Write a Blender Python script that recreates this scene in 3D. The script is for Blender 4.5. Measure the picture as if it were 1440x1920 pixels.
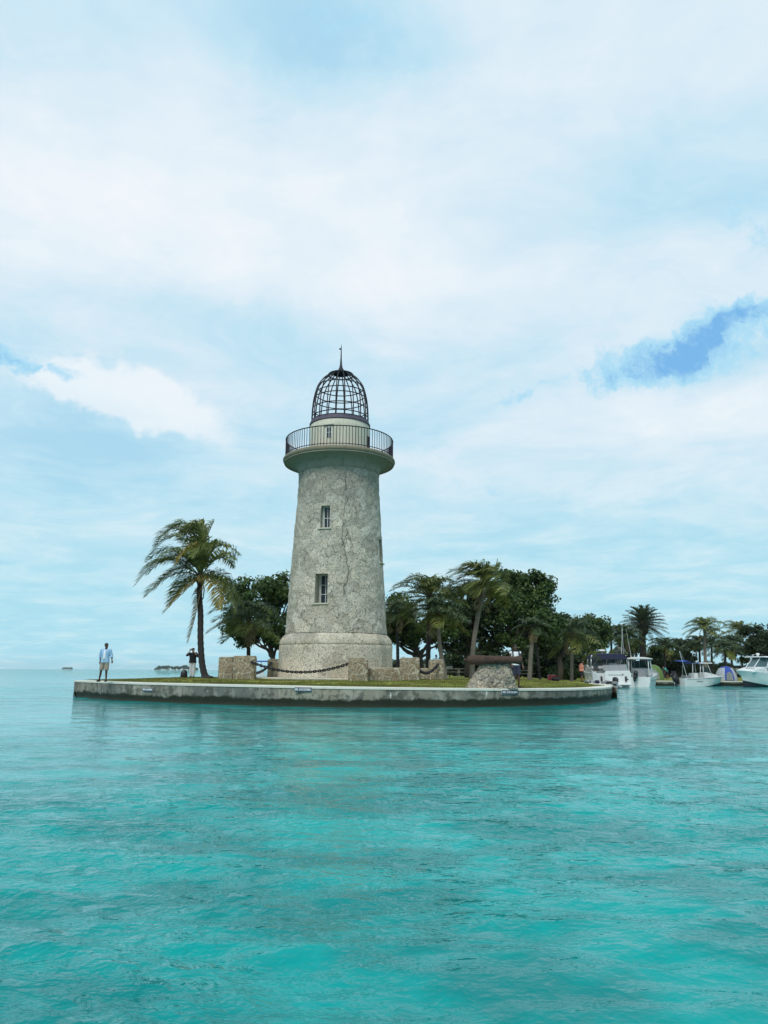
import bpy, bmesh, math, random
import numpy as np
from mathutils import Vector, Matrix, Euler, noise
from mathutils.geometry import delaunay_2d_cdt

R = math.radians
for o in list(bpy.data.objects):
    bpy.data.objects.remove(o)
scn = bpy.context.scene
col = scn.collection

# ------------------------------------------------------------------ camera
F = 1442.0                       # focal length in photo pixels (1440 x 1920)
CAM = Vector((0, 0, 1.40))
PITCH, ROLL = R(11.65), R(0.31)
CM = Matrix.Rotation(math.pi/2 + PITCH, 3, 'X') @ Matrix.Rotation(ROLL, 3, 'Z')
cd = bpy.data.cameras.new('camera')
cd.sensor_fit = 'VERTICAL'; cd.sensor_height = 36.0; cd.lens = 36.0*F/1920.0
cd.clip_start = 0.1; cd.clip_end = 20000
cam = bpy.data.objects.new('camera', cd); col.objects.link(cam)
cam.matrix_world = Matrix.Translation(CAM) @ CM.to_4x4()
scn.camera = cam
scn.render.resolution_x = 768; scn.render.resolution_y = 1024

def ray(u, v):
    return CM @ Vector(((u-720)/F, (960-v)/F, -1.0))
def at_y(u, v, D):
    d = ray(u, v); return CAM + d*(D/d.y)
def at_z(u, v, z):
    d = ray(u, v); return CAM + d*((z-CAM.z)/d.z)
def hor(u): return 1253.5 + 0.0054*u
def xy(u, D):
    p = at_y(u, hor(u), D); return p.x, p.y
def mpp(v, D):                    # metres per photo pixel at depth D, row v
    d = ray(720, v); return (D/d.y)/F

# ------------------------------------------------------------------ light
SUN_EL, SUN_AZ = R(46), R(198)    # azimuth from +Y clockwise: behind the camera, a little left
scn.view_settings.view_transform = 'Standard'
scn.view_settings.look = 'None'; scn.view_settings.gamma = 1
scn.view_settings.exposure = 0.0
sl = bpy.data.lights.new('sun', 'SUN'); sl.energy = 2.0; sl.angle = R(18); sl.color = (1.0, 0.965, 0.91)
so = bpy.data.objects.new('sun', sl); col.objects.link(so)
sd = Vector((math.sin(SUN_AZ)*math.cos(SUN_EL), math.cos(SUN_AZ)*math.cos(SUN_EL), math.sin(SUN_EL)))
so.rotation_euler = sd.to_track_quat('Z', 'Y').to_euler(); so.location = (0, -20, 60)

# ------------------------------------------------------------------ node helper
class NT:
    def __init__(s, nt): s.nt = nt
    def put(s, sock, v):
        if v is None: return
        if isinstance(v, bpy.types.NodeSocket): s.nt.links.new(v, sock)
        elif hasattr(v, '__len__') and sock.type == 'RGBA' and len(v) == 3: sock.default_value = (*v, 1)
        else: sock.default_value = v
    def m(s, op, a, b=None, c=None, clamp=False):
        n = s.nt.nodes.new('ShaderNodeMath'); n.operation = op; n.use_clamp = clamp
        for i, x in enumerate((a, b, c)): s.put(n.inputs[i], x)
        return n.outputs[0]
    def v(s, op, a, b=None, scale=None):
        n = s.nt.nodes.new('ShaderNodeVectorMath'); n.operation = op
        s.put(n.inputs[0], a); s.put(n.inputs[1], b)
        if scale is not None: s.put(n.inputs['Scale'], scale)
        return n.outputs['Value'] if op in ('DOT_PRODUCT', 'LENGTH') else n.outputs['Vector']
    def noise(s, vec, scale, detail=4, rough=0.5, dist=0.0, out=0, w=None):
        n = s.nt.nodes.new('ShaderNodeTexNoise')
        s.put(n.inputs['Vector'], vec); s.put(n.inputs['Scale'], scale)
        s.put(n.inputs['Detail'], detail); s.put(n.inputs['Roughness'], rough); s.put(n.inputs['Distortion'], dist)
        return n.outputs[out]
    def vor(s, vec, scale, feature='F1', rnd=1.0, out=0):
        n = s.nt.nodes.new('ShaderNodeTexVoronoi'); n.feature = feature
        s.put(n.inputs['Vector'], vec); s.put(n.inputs['Scale'], scale); s.put(n.inputs['Randomness'], rnd)
        return n.outputs[out]
    def ramp(s, f, pts, interp='LINEAR'):
        n = s.nt.nodes.new('ShaderNodeValToRGB'); n.color_ramp.interpolation = interp
        e = n.color_ramp.elements
        while len(e) < len(pts): e.new(0.5)
        for i, (p, c) in enumerate(pts):
            e[i].position = p; e[i].color = (*c, 1) if hasattr(c, '__len__') else (c, c, c, 1)
        s.put(n.inputs[0], f); return n.outputs[0]
    def mr(s, f, a, b, c=0.0, d=1.0, smooth=True):
        n = s.nt.nodes.new('ShaderNodeMapRange'); n.interpolation_type = 'SMOOTHSTEP' if smooth else 'LINEAR'
        for i, x in enumerate((f, a, b, c, d)): s.put(n.inputs[i], x)
        return n.outputs[0]
    def mix(s, f, a, b, mode='MIX'):
        n = s.nt.nodes.new('ShaderNodeMix'); n.data_type = 'RGBA'; n.blend_type = mode
        s.put(n.inputs[0], f)
        s.put(n.inputs[6], a); s.put(n.inputs[7], b)
        return n.outputs[2]
    def xyz(s, vec):
        n = s.nt.nodes.new('ShaderNodeSeparateXYZ'); s.put(n.inputs[0], vec); return n.outputs
    def com(s, x, y, z):
        n = s.nt.nodes.new('ShaderNodeCombineXYZ')
        for i, q in enumerate((x, y, z)): s.put(n.inputs[i], q)
        return n.outputs[0]
    def coord(s, k='Object'):
        return s.nt.nodes.new('ShaderNodeTexCoord').outputs[k]
    def bump(s, h, strength, dist, normal=None):
        n = s.nt.nodes.new('ShaderNodeBump')
        s.put(n.inputs['Height'], h); s.put(n.inputs['Strength'], strength); s.put(n.inputs['Distance'], dist)
        if normal: s.put(n.inputs['Normal'], normal)
        return n.outputs[0]

# ------------------------------------------------------------------ world: Nishita sky under broken cloud
w = bpy.data.worlds.new('World'); scn.world = w; w.use_nodes = True
nt = w.node_tree; nt.nodes.clear(); N = NT(nt)
sky = nt.nodes.new('ShaderNodeTexSky'); sky.sky_type = 'NISHITA'; sky.sun_disc = False
sky.sun_elevation = SUN_EL; sky.sun_rotation = SUN_AZ
d = N.v('NORMALIZE', N.coord('Generated'))
dx, dy, dz = N.xyz(d)
dzc = N.m('MAXIMUM', dz, 0.0)
den = N.m('ADD', dzc, 0.10)
pl = N.com(N.m('DIVIDE', dx, den), N.m('DIVIDE', dy, den), 0.0)           # a cloud layer overhead
warp = N.v('SCALE', N.v('SUBTRACT', N.noise(pl, 1.1, 3, 0.5, out=1), (0.5, 0.5, 0.5)), scale=0.9)
plw = N.v('ADD', pl, warp)
n1 = N.noise(N.v('ADD', plw, (3.1, 7.7, 0)), 0.75, 9, 0.56)
n2 = N.noise(N.v('ADD', plw, (13.1, 2.7, 4)), 2.3, 10, 0.66)
n3 = N.noise(N.v('MULTIPLY', N.v('ADD', plw, (1.0, 5.0, 9)), (0.5, 1.6, 1)), 1.2, 7, 0.55)
wd = N.v('SCALE', N.v('SUBTRACT', N.noise(d, 9.0, 6, 0.62, out=1), (0.5, 0.5, 0.5)), scale=0.12)
dw = N.v('ADD', d, wd)
def blob(u, v, su, sv, rot=0.0, sharp=1.0):
    c = ray(u, v).normalized()
    t1 = c.cross(Vector((0, 0, 1))).normalized(); t2 = t1.cross(c).normalized()
    cr, sr = math.cos(R(rot)), math.sin(R(rot))
    a1 = t1*cr + t2*sr; a2 = t2*cr - t1*sr
    s1, s2 = su/F, sv/F
    r = N.v('SUBTRACT', dw, tuple(c))
    a = N.m('DIVIDE', N.v('DOT_PRODUCT', r, tuple(a1)), s1)
    b = N.m('DIVIDE', N.v('DOT_PRODUCT', r, tuple(a2)), s2)
    q = N.m('ADD', N.m('MULTIPLY', a, a), N.m('MULTIPLY', b, b))
    e = N.m('EXPONENT', N.m('MULTIPLY', q, -1.0))
    return e
def addw(base, terms):
    r_ = base
    for t_, k in terms: r_ = N.m('ADD', r_, N.m('MULTIPLY', t_, k))
    return r_
# brightness of the cloud sheet
br = addw(N.m('ADD', N.m('MULTIPLY', n1, 1.35), N.m('MULTIPLY', n2, 1.0)), [
    (blob(430, 380, 520, 190, 12), 0.30), (blob(820, 520, 420, 90, 8), 0.22), (blob(60, 300, 220, 260), 0.16),
    (blob(270, 745, 170, 42, -14), 0.34), (blob(60, 690, 90, 30, 0), 0.16),
    (blob(1080, 860, 380, 90, 12), 0.16), (blob(1350, 60, 250, 160), 0.14), (blob(1350, 800, 200, 60, 14), 0.12),
    (blob(620, 60, 260, 60), -0.26), (blob(720, -40, 900, 150), -0.08), (blob(80, 120, 260, 100), -0.06), (blob(1250, 300, 300, 120, 20), -0.12), (blob(200, 560, 260, 40, 4), -0.10), (blob(160, 860, 300, 55, -5), -0.16), (blob(450, 620, 320, 60, -8), -0.14),
    (blob(900, 760, 320, 50, 10), -0.12), (blob(1000, 690, 300, 60, 10), -0.08), (blob(1350, 420, 200, 150), -0.16), (blob(120, 90, 200, 90), -0.05)])
brf = N.mr(br, 0.82, 1.78, smooth=False)
cloud = N.ramp(brf, [(0.0, (0.42, 0.69, 0.87)), (0.22, (0.53, 0.77, 0.905)), (0.5, (0.70, 0.84, 0.935)), (1.0, (0.92, 0.945, 0.98))])
cum = N.mr(N.m('ADD', blob(225, 742, 215, 58, -12), N.m('MULTIPLY', N.m('SUBTRACT', N.noise(d, 17.0, 8, .6), .5), .55)), .34, .62)
cloud = N.mix(N.m('MULTIPLY', cum, .7), cloud, (0.88, 0.93, 0.975))
cloud = N.v('SCALE', cloud, scale=10.0)
# cyan veil towards the horizon
veil = N.mr(dzc, 0.0, 0.34, 1.0, 0.0)
vcol = N.v('SCALE', N.mix(N.mr(n2, 0.35, 0.75), (0.38, 0.74, 0.87), (0.58, 0.85, 0.925)), scale=10.0)
c1 = N.mix(N.m('MULTIPLY', veil, 0.86), cloud, vcol)
# gaps of blue
gap = addw(0.0, [(blob(1275, 664, 185, 40, 8), 1.1), (blob(1420, 605, 110, 20, 10), 0.7), (blob(10, 662, 110, 20, -4), 0.95),
                 (blob(970, 750, 70, 14, 8), 0.40), (blob(650, 50, 160, 40, -10), 0.42), (blob(1400, 420, 60, 70, 30), 0.45), (blob(900, 920, 160, 24, 3), 0.3)])
gapn = N.m('ADD', gap, N.m('MULTIPLY', N.m('SUBTRACT', N.noise(N.v('ADD', d, wd), 17.0, 9, 0.70), 0.5), 3.0))
gf = N.m('MULTIPLY', N.mr(gapn, 0.1, 1.3, smooth=False), N.mr(gap, 0.0, 0.5))
blue = N.mix(0.8, sky.outputs[0], (1.3, 4.4, 9.0))
c2 = N.mix(N.mr(gf, 0.0, 0.5), c1, (4.2, 7.3, 9.2))
c2 = N.mix(N.m('MULTIPLY', N.mr(gf, 0.38, 1.1), .8), c2, blue)
bg = nt.nodes.new('ShaderNodeBackground'); N.put(bg.inputs[0], c2); bg.inputs[1].default_value = 0.1
ow = nt.nodes.new('ShaderNodeOutputWorld'); nt.links.new(bg.outputs[0], ow.inputs[0])

# ------------------------------------------------------------------ object helpers
def tag(o, label=None, cat=None, group=None, kind=None):
    if label: o['label'] = label
    if cat: o['category'] = cat
    if group: o['group'] = group
    if kind: o['kind'] = kind
    return o
def thing(name, label, cat, loc=(0, 0, 0), rz=0.0, group=None):
    o = bpy.data.objects.new(name, None); col.objects.link(o)
    o.empty_display_size = 0.2
    o.location = loc; o.rotation_euler = (0, 0, rz)
    return tag(o, label, cat, group)
def link_mesh(name, me, mat, parent=None):
    o = bpy.data.objects.new(name, me); col.objects.link(o)
    if mat is not None and not len(me.materials):
        for mm in (mat if isinstance(mat, (list, tuple)) else [mat]): me.materials.append(mm)
    if parent is not None: o.parent = parent
    return o
def copy_tree(o, parent=None):
    c = o.copy(); col.objects.link(c)
    if parent is not None: c.parent = parent
    for ch in [x for x in col.objects if x.parent == o]: copy_tree(ch, c)
    return c

class MB:
    def __init__(s): s.v = []; s.f = []; s.mi = []
    def add(s, vs, fs, mi=0):
        b = len(s.v); s.v += [tuple(x) for x in vs]; s.f += [tuple(b+i for i in f) for f in fs]; s.mi += [mi]*len(fs)
    def box(s, c, d, rz=0.0, mi=0, taper=1.0, rx=0.0, ry=0.0):
        M = Matrix.Translation(c) @ Euler((rx, ry, rz)).to_matrix().to_4x4()
        vs = []
        for z in (-.5, .5):
            k = taper if z > 0 else 1.0
            for x, y in ((-.5, -.5), (.5, -.5), (.5, .5), (-.5, .5)):
                vs.append(M @ Vector((x*d[0]*k, y*d[1]*k, z*d[2])))
        s.add(vs, [(3, 2, 1, 0), (4, 5, 6, 7), (0, 1, 5, 4), (1, 2, 6, 5), (2, 3, 7, 6), (3, 0, 4, 7)], mi)
        return s
    def tube(s, path, rad, n=8, cap=True, mi=0, flat=1.0):
        path = [Vector(p) for p in path]
        if not hasattr(rad, '__len__'): rad = [rad]*len(path)
        b = len(s.v); t0 = (path[1]-path[0]).normalized()
        ref = Vector((0, 0, 1)) if abs(t0.z) < 0.9 else Vector((1, 0, 0))
        nx = t0.cross(ref).normalized()
        for i, p in enumerate(path):
            t = (path[min(i+1, len(path)-1)]-path[max(i-1, 0)]).normalized()
            nx = (nx - t*nx.dot(t))
            nx = nx.normalized() if nx.length > 1e-6 else t.orthogonal().normalized()
            ny = t.cross(nx)
            for k in range(n):
                a = 2*math.pi*k/n
                s.v.append(tuple(p + nx*(rad[i]*math.cos(a)) + ny*(rad[i]*flat*math.sin(a))))
        for i in range(len(path)-1):
            for k in range(n):
                k2 = (k+1) % n
                s.f.append((b+i*n+k, b+i*n+k2, b+(i+1)*n+k2, b+(i+1)*n+k)); s.mi.append(mi)
        if cap:
            s.f.append(tuple(b+k for k in reversed(range(n)))); s.mi.append(mi)
            e = b+(len(path)-1)*n
            s.f.append(tuple(e+k for k in range(n))); s.mi.append(mi)
        return s
    def capsule(s, a, b, ra, rb, n=10):
        a, b = Vector(a), Vector(b); t = (b-a).normalized()
        path = [a-t*ra*0.95, a-t*ra*0.7, a, b, b+t*rb*0.7, b+t*rb*0.95]
        return s.tube(path, [ra*0.3, ra*0.72, ra, rb, rb*0.72, rb*0.3], n)
    def lathe(s, prof, n=48, c=(0, 0), closed=False, mi=0):
        b = len(s.v)
        for r, z in prof:
            for k in range(n):
                a = 2*math.pi*k/n
                s.v.append((c[0]+r*math.cos(a), c[1]+r*math.sin(a), z))
        m = len(prof); rng = range(m) if closed else range(m-1)
        for i in rng:
            j = (i+1) % m
            for k in range(n):
                k2 = (k+1) % n
                s.f.append((b+i*n+k, b+i*n+k2, b+j*n+k2, b+j*n+k)); s.mi.append(mi)
        return s
    def capdisc(s, r, z, n=48, mi=0, up=True):
        b = len(s.v)
        for k in range(n):
            a = 2*math.pi*k/n; s.v.append((r*math.cos(a), r*math.sin(a), z))
        f = tuple(b+k for k in range(n)); s.f.append(f if up else f[::-1]); s.mi.append(mi); return s
    def rings(s, rs, n=16, mi=0):           # (centre, rx, ry) stacked ellipses, closed at both ends
        b = len(s.v)
        for c, rx, ry in rs:
            for k in range(n):
                a = 2*math.pi*k/n
                s.v.append((c[0]+rx*math.cos(a), c[1]+ry*math.sin(a), c[2]))
        for i in range(len(rs)-1):
            for k in range(n):
                k2 = (k+1) % n
                s.f.append((b+i*n+k, b+i*n+k2, b+(i+1)*n+k2, b+(i+1)*n+k)); s.mi.append(mi)
        s.f.append(tuple(b+k for k in reversed(range(n)))); s.mi.append(mi)
        e = b+(len(rs)-1)*n
        s.f.append(tuple(e+k for k in range(n))); s.mi.append(mi); return s
    def ell(s, c, r, n=12, mi=0):
        rs = []
        for i in range(n+1):
            t = -math.pi/2+math.pi*(i+0.02 if i == 0 else (i-0.02 if i == n else i))/n
            rs.append(((c[0], c[1], c[2]+r[2]*math.sin(t)), r[0]*max(math.cos(t), .02), r[1]*max(math.cos(t), .02)))
        return s.rings(rs, 14, mi)
    def prism(s, pts, axis, a, b, mi=0):    # polygon in the plane across axis, extruded a..b
        def mk(p, q):
            return {'x': (q, p[0], p[1]), 'y': (p[0], q, p[1]), 'z': (p[0], p[1], q)}[axis]
        n = len(pts); vs = [mk(p, a) for p in pts]+[mk(p, b) for p in pts]
        fs = [tuple(range(n))[::-1], tuple(range(n, 2*n))]+[(i, (i+1) % n, n+(i+1) % n, n+i) for i in range(n)]
        s.add(vs, fs, mi); return s
    def mesh(s, name, smooth=False, fix=True):
        me = bpy.data.meshes.new(name); me.from_pydata(s.v, [], s.f)
        if any(s.mi): me.polygons.foreach_set('material_index', s.mi)
        if fix:
            bm = bmesh.new(); bm.from_mesh(me); bmesh.ops.recalc_face_normals(bm, faces=bm.faces); bm.to_mesh(me); bm.free()
        if smooth:
            me.polygons.foreach_set('use_smooth', [True]*len(me.polygons))
        me.update(); return me
    def build(s, name, mat, parent=None, smooth=False, fix=True, bevel=0.0, auto=None):
        me = s.mesh(name, smooth, fix)
        if bevel > 0:
            bm = bmesh.new(); bm.from_mesh(me)
            bmesh.ops.bevel(bm, geom=[e for e in bm.edges if e.is_manifold and e.calc_face_angle(0) > 0.5], offset=bevel, segments=2, affect='EDGES', clamp_overlap=True)
            bm.to_mesh(me); bm.free()
        if auto is not None:
            for e in me.edges: pass
            me.set_sharp_from_angle(angle=auto)
        return link_mesh(name, me, mat, parent)

def remeshed(mb, name, voxel, smooth_it=4):
    me = mb.mesh(name+'_raw')
    o = bpy.data.objects.new('tmp', me); col.objects.link(o)
    m = o.modifiers.new('r', 'REMESH'); m.mode = 'VOXEL'; m.voxel_size = voxel; m.use_smooth_shade = True
    if smooth_it:
        q = o.modifiers.new('s', 'SMOOTH'); q.factor = 0.5; q.iterations = smooth_it
    dg = bpy.context.evaluated_depsgraph_get()
    out = bpy.data.meshes.new_from_object(o.evaluated_get(dg))
    out.name = name
    bpy.data.objects.remove(o); bpy.data.meshes.remove(me)
    return out

def np_mesh(name, verts, faces_flat, k, smooth=False):
    """verts (n,3) array, faces_flat (m,k) int array"""
    me = bpy.data.meshes.new(name)
    v = np.ascontiguousarray(verts, dtype=np.float32); f = np.ascontiguousarray(faces_flat, dtype=np.int32)
    me.vertices.add(len(v)); me.vertices.foreach_set('co', v.ravel())
    me.loops.add(f.size); me.loops.foreach_set('vertex_index', f.ravel())
    me.polygons.add(len(f)); me.polygons.foreach_set('loop_start', np.arange(0, f.size, k, dtype=np.int32))
    if smooth: me.polygons.foreach_set('use_smooth', np.ones(len(f), dtype=bool))
    me.update(calc_edges=True); return me

# ------------------------------------------------------------------ materials
def new_mat(name):
    m = bpy.data.materials.new(name); m.use_nodes = True
    b = m.node_tree.nodes['Principled BSDF']; return m, NT(m.node_tree), b
def simple(name, c, rough=0.5, metal=0.0, var=0.12, scale=3.0, bump=0.0, spec=0.5, dirt=0.0):
    m, N, b = new_mat(name)
    co = N.coord()
    n = N.noise(co, scale, 5, 0.6)
    k = N.mr(n, 0.25, 0.75, 1-var, 1+var, smooth=False)
    cc = N.v('SCALE', tuple(c), scale=k)
    if dirt > 0:
        cc = N.mix(N.m('MULTIPLY', N.mr(N.noise(co, scale*2.3, 7, 0.7), 0.5, 0.72), dirt), cc, (0.10, 0.085, 0.06))
    N.put(b.inputs['Base Color'], cc)
    N.put(b.inputs['Roughness'], N.mr(n, 0.2, 0.8, max(rough-.08, .02), min(rough+.08, 1)))
    b.inputs['Metallic'].default_value = metal; b.inputs['Specular IOR Level'].default_value = spec
    if bump: N.put(b.inputs['Normal'], N.bump(N.noise(co, scale*6, 5, 0.6), 0.5, bump))
    return m

def coral_mat(name, base, joint, scale, jw, jdark, pit, warmth=0.3, warp=0.75, speck=0.5, top=0.0):
    """irregular coral-rock facing: polygonal stones, thin dark joints, pitted surface"""
    m, N, b = new_mat(name)
    co = N.coord()
    wv = N.v('SCALE', N.v('SUBTRACT', N.noise(co, 2.4, 6, 0.7, out=1), (0.5, 0.5, 0.5)), scale=warp/scale)
    cw = N.v('ADD', co, wv)
    ed = N.vor(cw, scale, 'DISTANCE_TO_EDGE')
    cell = N.vor(cw, scale, 'F1', out=1)
    cx, cy, cz = N.xyz(cell)
    tone = N.m('ADD', N.m('MULTIPLY', cx, 0.46), 0.72)
    pits = N.noise(co, 12.0, 6, 0.7)
    pits2 = N.noise(co, 5.5, 6, 0.66)
    pm = N.mr(pits, 0.52-0.04*pit, 0.40-0.04*pit)
    stain = N.mr(N.noise(co, 0.55, 6, 0.62), 0.42, 0.68)
    c = N.v('SCALE', N.mix(N.m('MULTIPLY', cy, warmth), tuple(base), (base[0]*1.12, base[1]*0.96, base[2]*0.80)), scale=tone)
    c = N.mix(N.m('MULTIPLY', stain, 0.35), c, (base[0]*0.66, base[1]*0.70, base[2]*0.60))
    c = N.mix(N.m('MULTIPLY', N.mr(pits2, 0.54, 0.66), 0.5), c, (min(base[0]*1.35, .8), min(base[1]*1.33, .8), base[2]*1.25))
    c = N.mix(N.m('MULTIPLY', N.mr(N.noise(co, 13.0, 4, .7), .51, .57), speck), c, (base[0]*.38, base[1]*.40, base[2]*.36))
    c = N.mix(N.m('MULTIPLY', pm, min(.8*pit, .9)), c, (0.075, 0.078, 0.062))
    jn = N.m('ADD', ed, N.m('MULTIPLY', N.m('SUBTRACT', N.noise(co, 7.0, 4, 0.6), 0.5), jw*1.6))
    jm = N.m('MULTIPLY', N.mr(jn, jw*1.15, jw*0.35), jdark)
    if jdark < 0.95: jm = N.m('MULTIPLY', jm, N.mr(N.noise(co, 0.9, 3, 0.5), 0.38, 0.58))
    c = N.mix(jm, c, tuple(joint))
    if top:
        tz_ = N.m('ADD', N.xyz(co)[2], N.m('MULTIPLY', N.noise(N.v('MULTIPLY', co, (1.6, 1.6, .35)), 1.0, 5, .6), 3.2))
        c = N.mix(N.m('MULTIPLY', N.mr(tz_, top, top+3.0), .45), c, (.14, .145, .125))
    N.put(b.inputs['Base Color'], c); b.inputs['Roughness'].default_value = 0.93
    b.inputs['Specular IOR Level'].default_value = 0.2
    h = N.m('SUBTRACT', N.m('ADD', N.m('MULTIPLY', pits, 0.6), N.m('MULTIPLY', pits2, 0.7)), N.m('MULTIPLY', jm, 0.5))
    N.put(b.inputs['Normal'], N.bump(h, 0.9, 0.05))
    return m, N, b, c

M = {}
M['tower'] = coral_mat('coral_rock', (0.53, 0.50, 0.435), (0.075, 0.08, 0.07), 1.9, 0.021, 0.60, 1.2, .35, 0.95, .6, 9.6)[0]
M['plinth'] = coral_mat('coral_plinth', (0.53, 0.495, 0.42), (0.10, 0.12, 0.09), 1.0, 0.018, 0.25, 1.0, .6, 1.2, .5)[0]
M['rubble'] = coral_mat('rubble_wall', (0.33, 0.285, 0.215), (0.50, 0.46, 0.36), 2.1, 0.060, 1.0, 1.0, 0.9, 1.15, .75)[0]
M['rock'] = coral_mat('rough_rock', (0.42, 0.385, 0.33), (0.10, 0.09, 0.075), 5.0, 0.045, 0.5, 1.3, 0.8, 1.6, .8)[0]

def stucco(name, base, streak=0.3):
    m, N, b = new_mat(name); co = N.coord()
    st = N.noise(N.v('MULTIPLY', co, (3.0, 3.0, 0.35)), 1.6, 6, 0.6)
    n = N.noise(co, 2.0, 7, 0.65)
    c = N.mix(N.m('MULTIPLY', N.mr(st, 0.45, 0.72), streak), tuple(base), (base[0]*.55, base[1]*.60, base[2]*.5))
    c = N.mix(N.mr(n, 0.3, 0.75, 0, .35), c, (base[0]*.8, base[1]*.82, base[2]*.75))
    N.put(b.inputs['Base Color'], c); b.inputs['Roughness'].default_value = .88; b.inputs['Specular IOR Level'].default_value = .25
    N.put(b.inputs['Normal'], N.bump(N.noise(co, 18, 6, .6), .4, .01))
    return m
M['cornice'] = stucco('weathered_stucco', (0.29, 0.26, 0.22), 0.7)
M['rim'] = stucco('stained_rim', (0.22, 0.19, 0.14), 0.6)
M['lantern'] = stucco('cream_plaster', (0.60, 0.57, 0.47), 0.5)
M['iron'] = simple('dark_iron', (0.022, 0.018, 0.026), 0.55, 0.4, 0.3, 6)
M['copper'] = simple('oxidised_band', (0.11, 0.085, 0.12), 0.6, 0.2, 0.3, 4, dirt=.2)
M['chain'] = simple('painted_chain', (0.012, 0.012, 0.016), 0.45, 0.3, 0.3, 9)
M['frame'] = simple('white_window_frame', (0.60, 0.62, 0.58), 0.5, 0, 0.12, 8, dirt=.2)
M['pane'] = simple('dark_pane', (0.02, 0.03, 0.045), 0.08, 0, 0.2, 2)
M['sill'] = stucco('stone_sill', (0.55, 0.53, 0.44), 0.3)
M['bark'] = simple('dark_bark', (0.055, 0.045, 0.034), 0.9, 0, 0.35, 5, .02)
M['rust'] = simple('rusty_iron', (.062, .032, .022), 0.8, 0.2, 0.4, 4, .012, dirt=.5)

def seawall_mat():
    m, N, b = new_mat('stained_concrete'); co = N.coord()
    x, y, z = N.xyz(co)
    st = N.noise(N.com(x, y, N.m('MULTIPLY', z, .35)), 1.7, 7, .62)
    n = N.noise(co, 2.6, 8, .68); nl = N.noise(N.com(x, y, 0.0), 0.22, 3, .5)
    base = N.mix(N.mr(nl, .40, .62), (0.15, 0.15, 0.135), (0.30, 0.265, 0.205))
    base = N.mix(N.mr(st, .45, .68, 0, .6), base, (0.40, 0.38, 0.33))
    base = N.mix(N.mr(n, .47, .60, 0, .8), base, (0.075, 0.08, 0.065))
    base = N.mix(N.mr(N.noise(N.com(x, y, N.m('MULTIPLY', z, .8)), 6.0, 5, .6), .62, .72, 0, .6), base, (0.60, 0.60, 0.55))
    # white lime deposits in thin vertical runs
    ln = N.noise(N.com(N.m('MULTIPLY', x, 1.0), 0.0, N.m('MULTIPLY', z, .12)), 5.5, 4, .6)
    base = N.mix(N.m('MULTIPLY', N.mr(ln, .66, .72), N.mr(z, .25, .5)), base, (.62, .61, .55))
    # weed-covered tide band with a ragged top
    lim = N.m('ADD', N.m('ADD', .31, N.m('MULTIPLY', N.m('SUBTRACT', N.noise(N.com(x, y, 0), .35, 3, .5), .5), .30)),
              N.m('MULTIPLY', N.m('SUBTRACT', N.noise(co, 2.2, 6, .65), .5), .42))
    jt = N.mr(N.m('ABSOLUTE', N.m('SUBTRACT', N.m('FRACT', N.m('DIVIDE', N.m('ADD', x, 40.0), 3.7)), .5)), .0035, .0015)
    base = N.mix(N.m('MULTIPLY', jt, .7), base, (.05, .05, .04))
    rs = N.mr(N.noise(N.com(N.m('MULTIPLY', x, 1.4), y, N.m('MULTIPLY', z, .5)), 1.1, 5, .65), .60, .70, 0, .5)
    base = N.mix(rs, base, (.20, .115, .06))
    wet = N.mr(N.m('SUBTRACT', lim, z), -.035, .06)
    weed = N.mix(N.noise(co, 9, 5, .7), (0.012, 0.016, 0.011), (0.05, 0.05, 0.032))
    c = N.mix(wet, base, weed)
    N.put(b.inputs['Base Color'], c); N.put(b.inputs['Roughness'], N.mr(wet, 0, 1, .9, .6))
    b.inputs['Specular IOR Level'].default_value = .2
    N.put(b.inputs['Normal'], N.bump(N.m('ADD', n, N.m('MULTIPLY', N.noise(co, 14, 6, .7), .5)), .6, .04))
    return m
M['seawall'] = seawall_mat()
M['coping'] = stucco('pale_coping', (0.66, 0.64, 0.57), .25)
M['slab'] = stucco('pale_slab', (0.62, 0.56, 0.45), .3)

def grass_mat():
    m, N, b = new_mat('turf'); co = N.coord()
    a = N.noise(co, .5, 6, .6); f = N.noise(co, 9, 6, .7)
    c = N.ramp(a, [(.28, (.17, .185, .035)), (.48, (.25, .28, .05)), (.62, (.36, .33, .10)), (.75, (.42, .35, .17))])
    c = N.mix(N.mr(f, .4, .62, 0, .6), c, (.09, .10, .022))
    N.put(b.inputs['Base Color'], c); b.inputs['Roughness'].default_value = .95; b.inputs['Specular IOR Level'].default_value = .1
    N.put(b.inputs['Normal'], N.bump(f, .7, .06))
    return m
M['turf'] = grass_mat()

def leaf_mat(name, c0, c1, c2=None, rough=.5, trans=.25, ys=0.0):
    m, N, b = new_mat(name)
    g = m.node_tree.nodes.new('ShaderNodeNewGeometry').outputs['Random Per Island']
    co = N.coord(); n = N.noise(co, .8, 4, .6)
    k = N.m('ADD', N.m('MULTIPLY', g, .7), N.m('MULTIPLY', n, .5), clamp=True)
    pts = [(0.15, c0), (0.85, c1)] + ([(1.0, c2)] if c2 else [])
    c = N.ramp(k, pts)
    N.put(b.inputs['Base Color'], c); b.inputs['Roughness'].default_value = rough; b.inputs['Specular IOR Level'].default_value = .3
    tr = m.node_tree.nodes.new('ShaderNodeBsdfTranslucent'); N.put(tr.inputs[0], c)
    mx = m.node_tree.nodes.new('ShaderNodeMixShader'); mx.inputs[0].default_value = trans
    out = m.node_tree.nodes['Material Output']
    m.node_tree.links.new(b.outputs[0], mx.inputs[1]); m.node_tree.links.new(tr.outputs[0], mx.inputs[2])
    m.node_tree.links.new(mx.outputs[0], out.inputs[0])
    return m
M['leaf'] = leaf_mat('broad_leaf', (.024, .050, .012), (.066, .115, .026), (.13, .17, .04))
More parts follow.
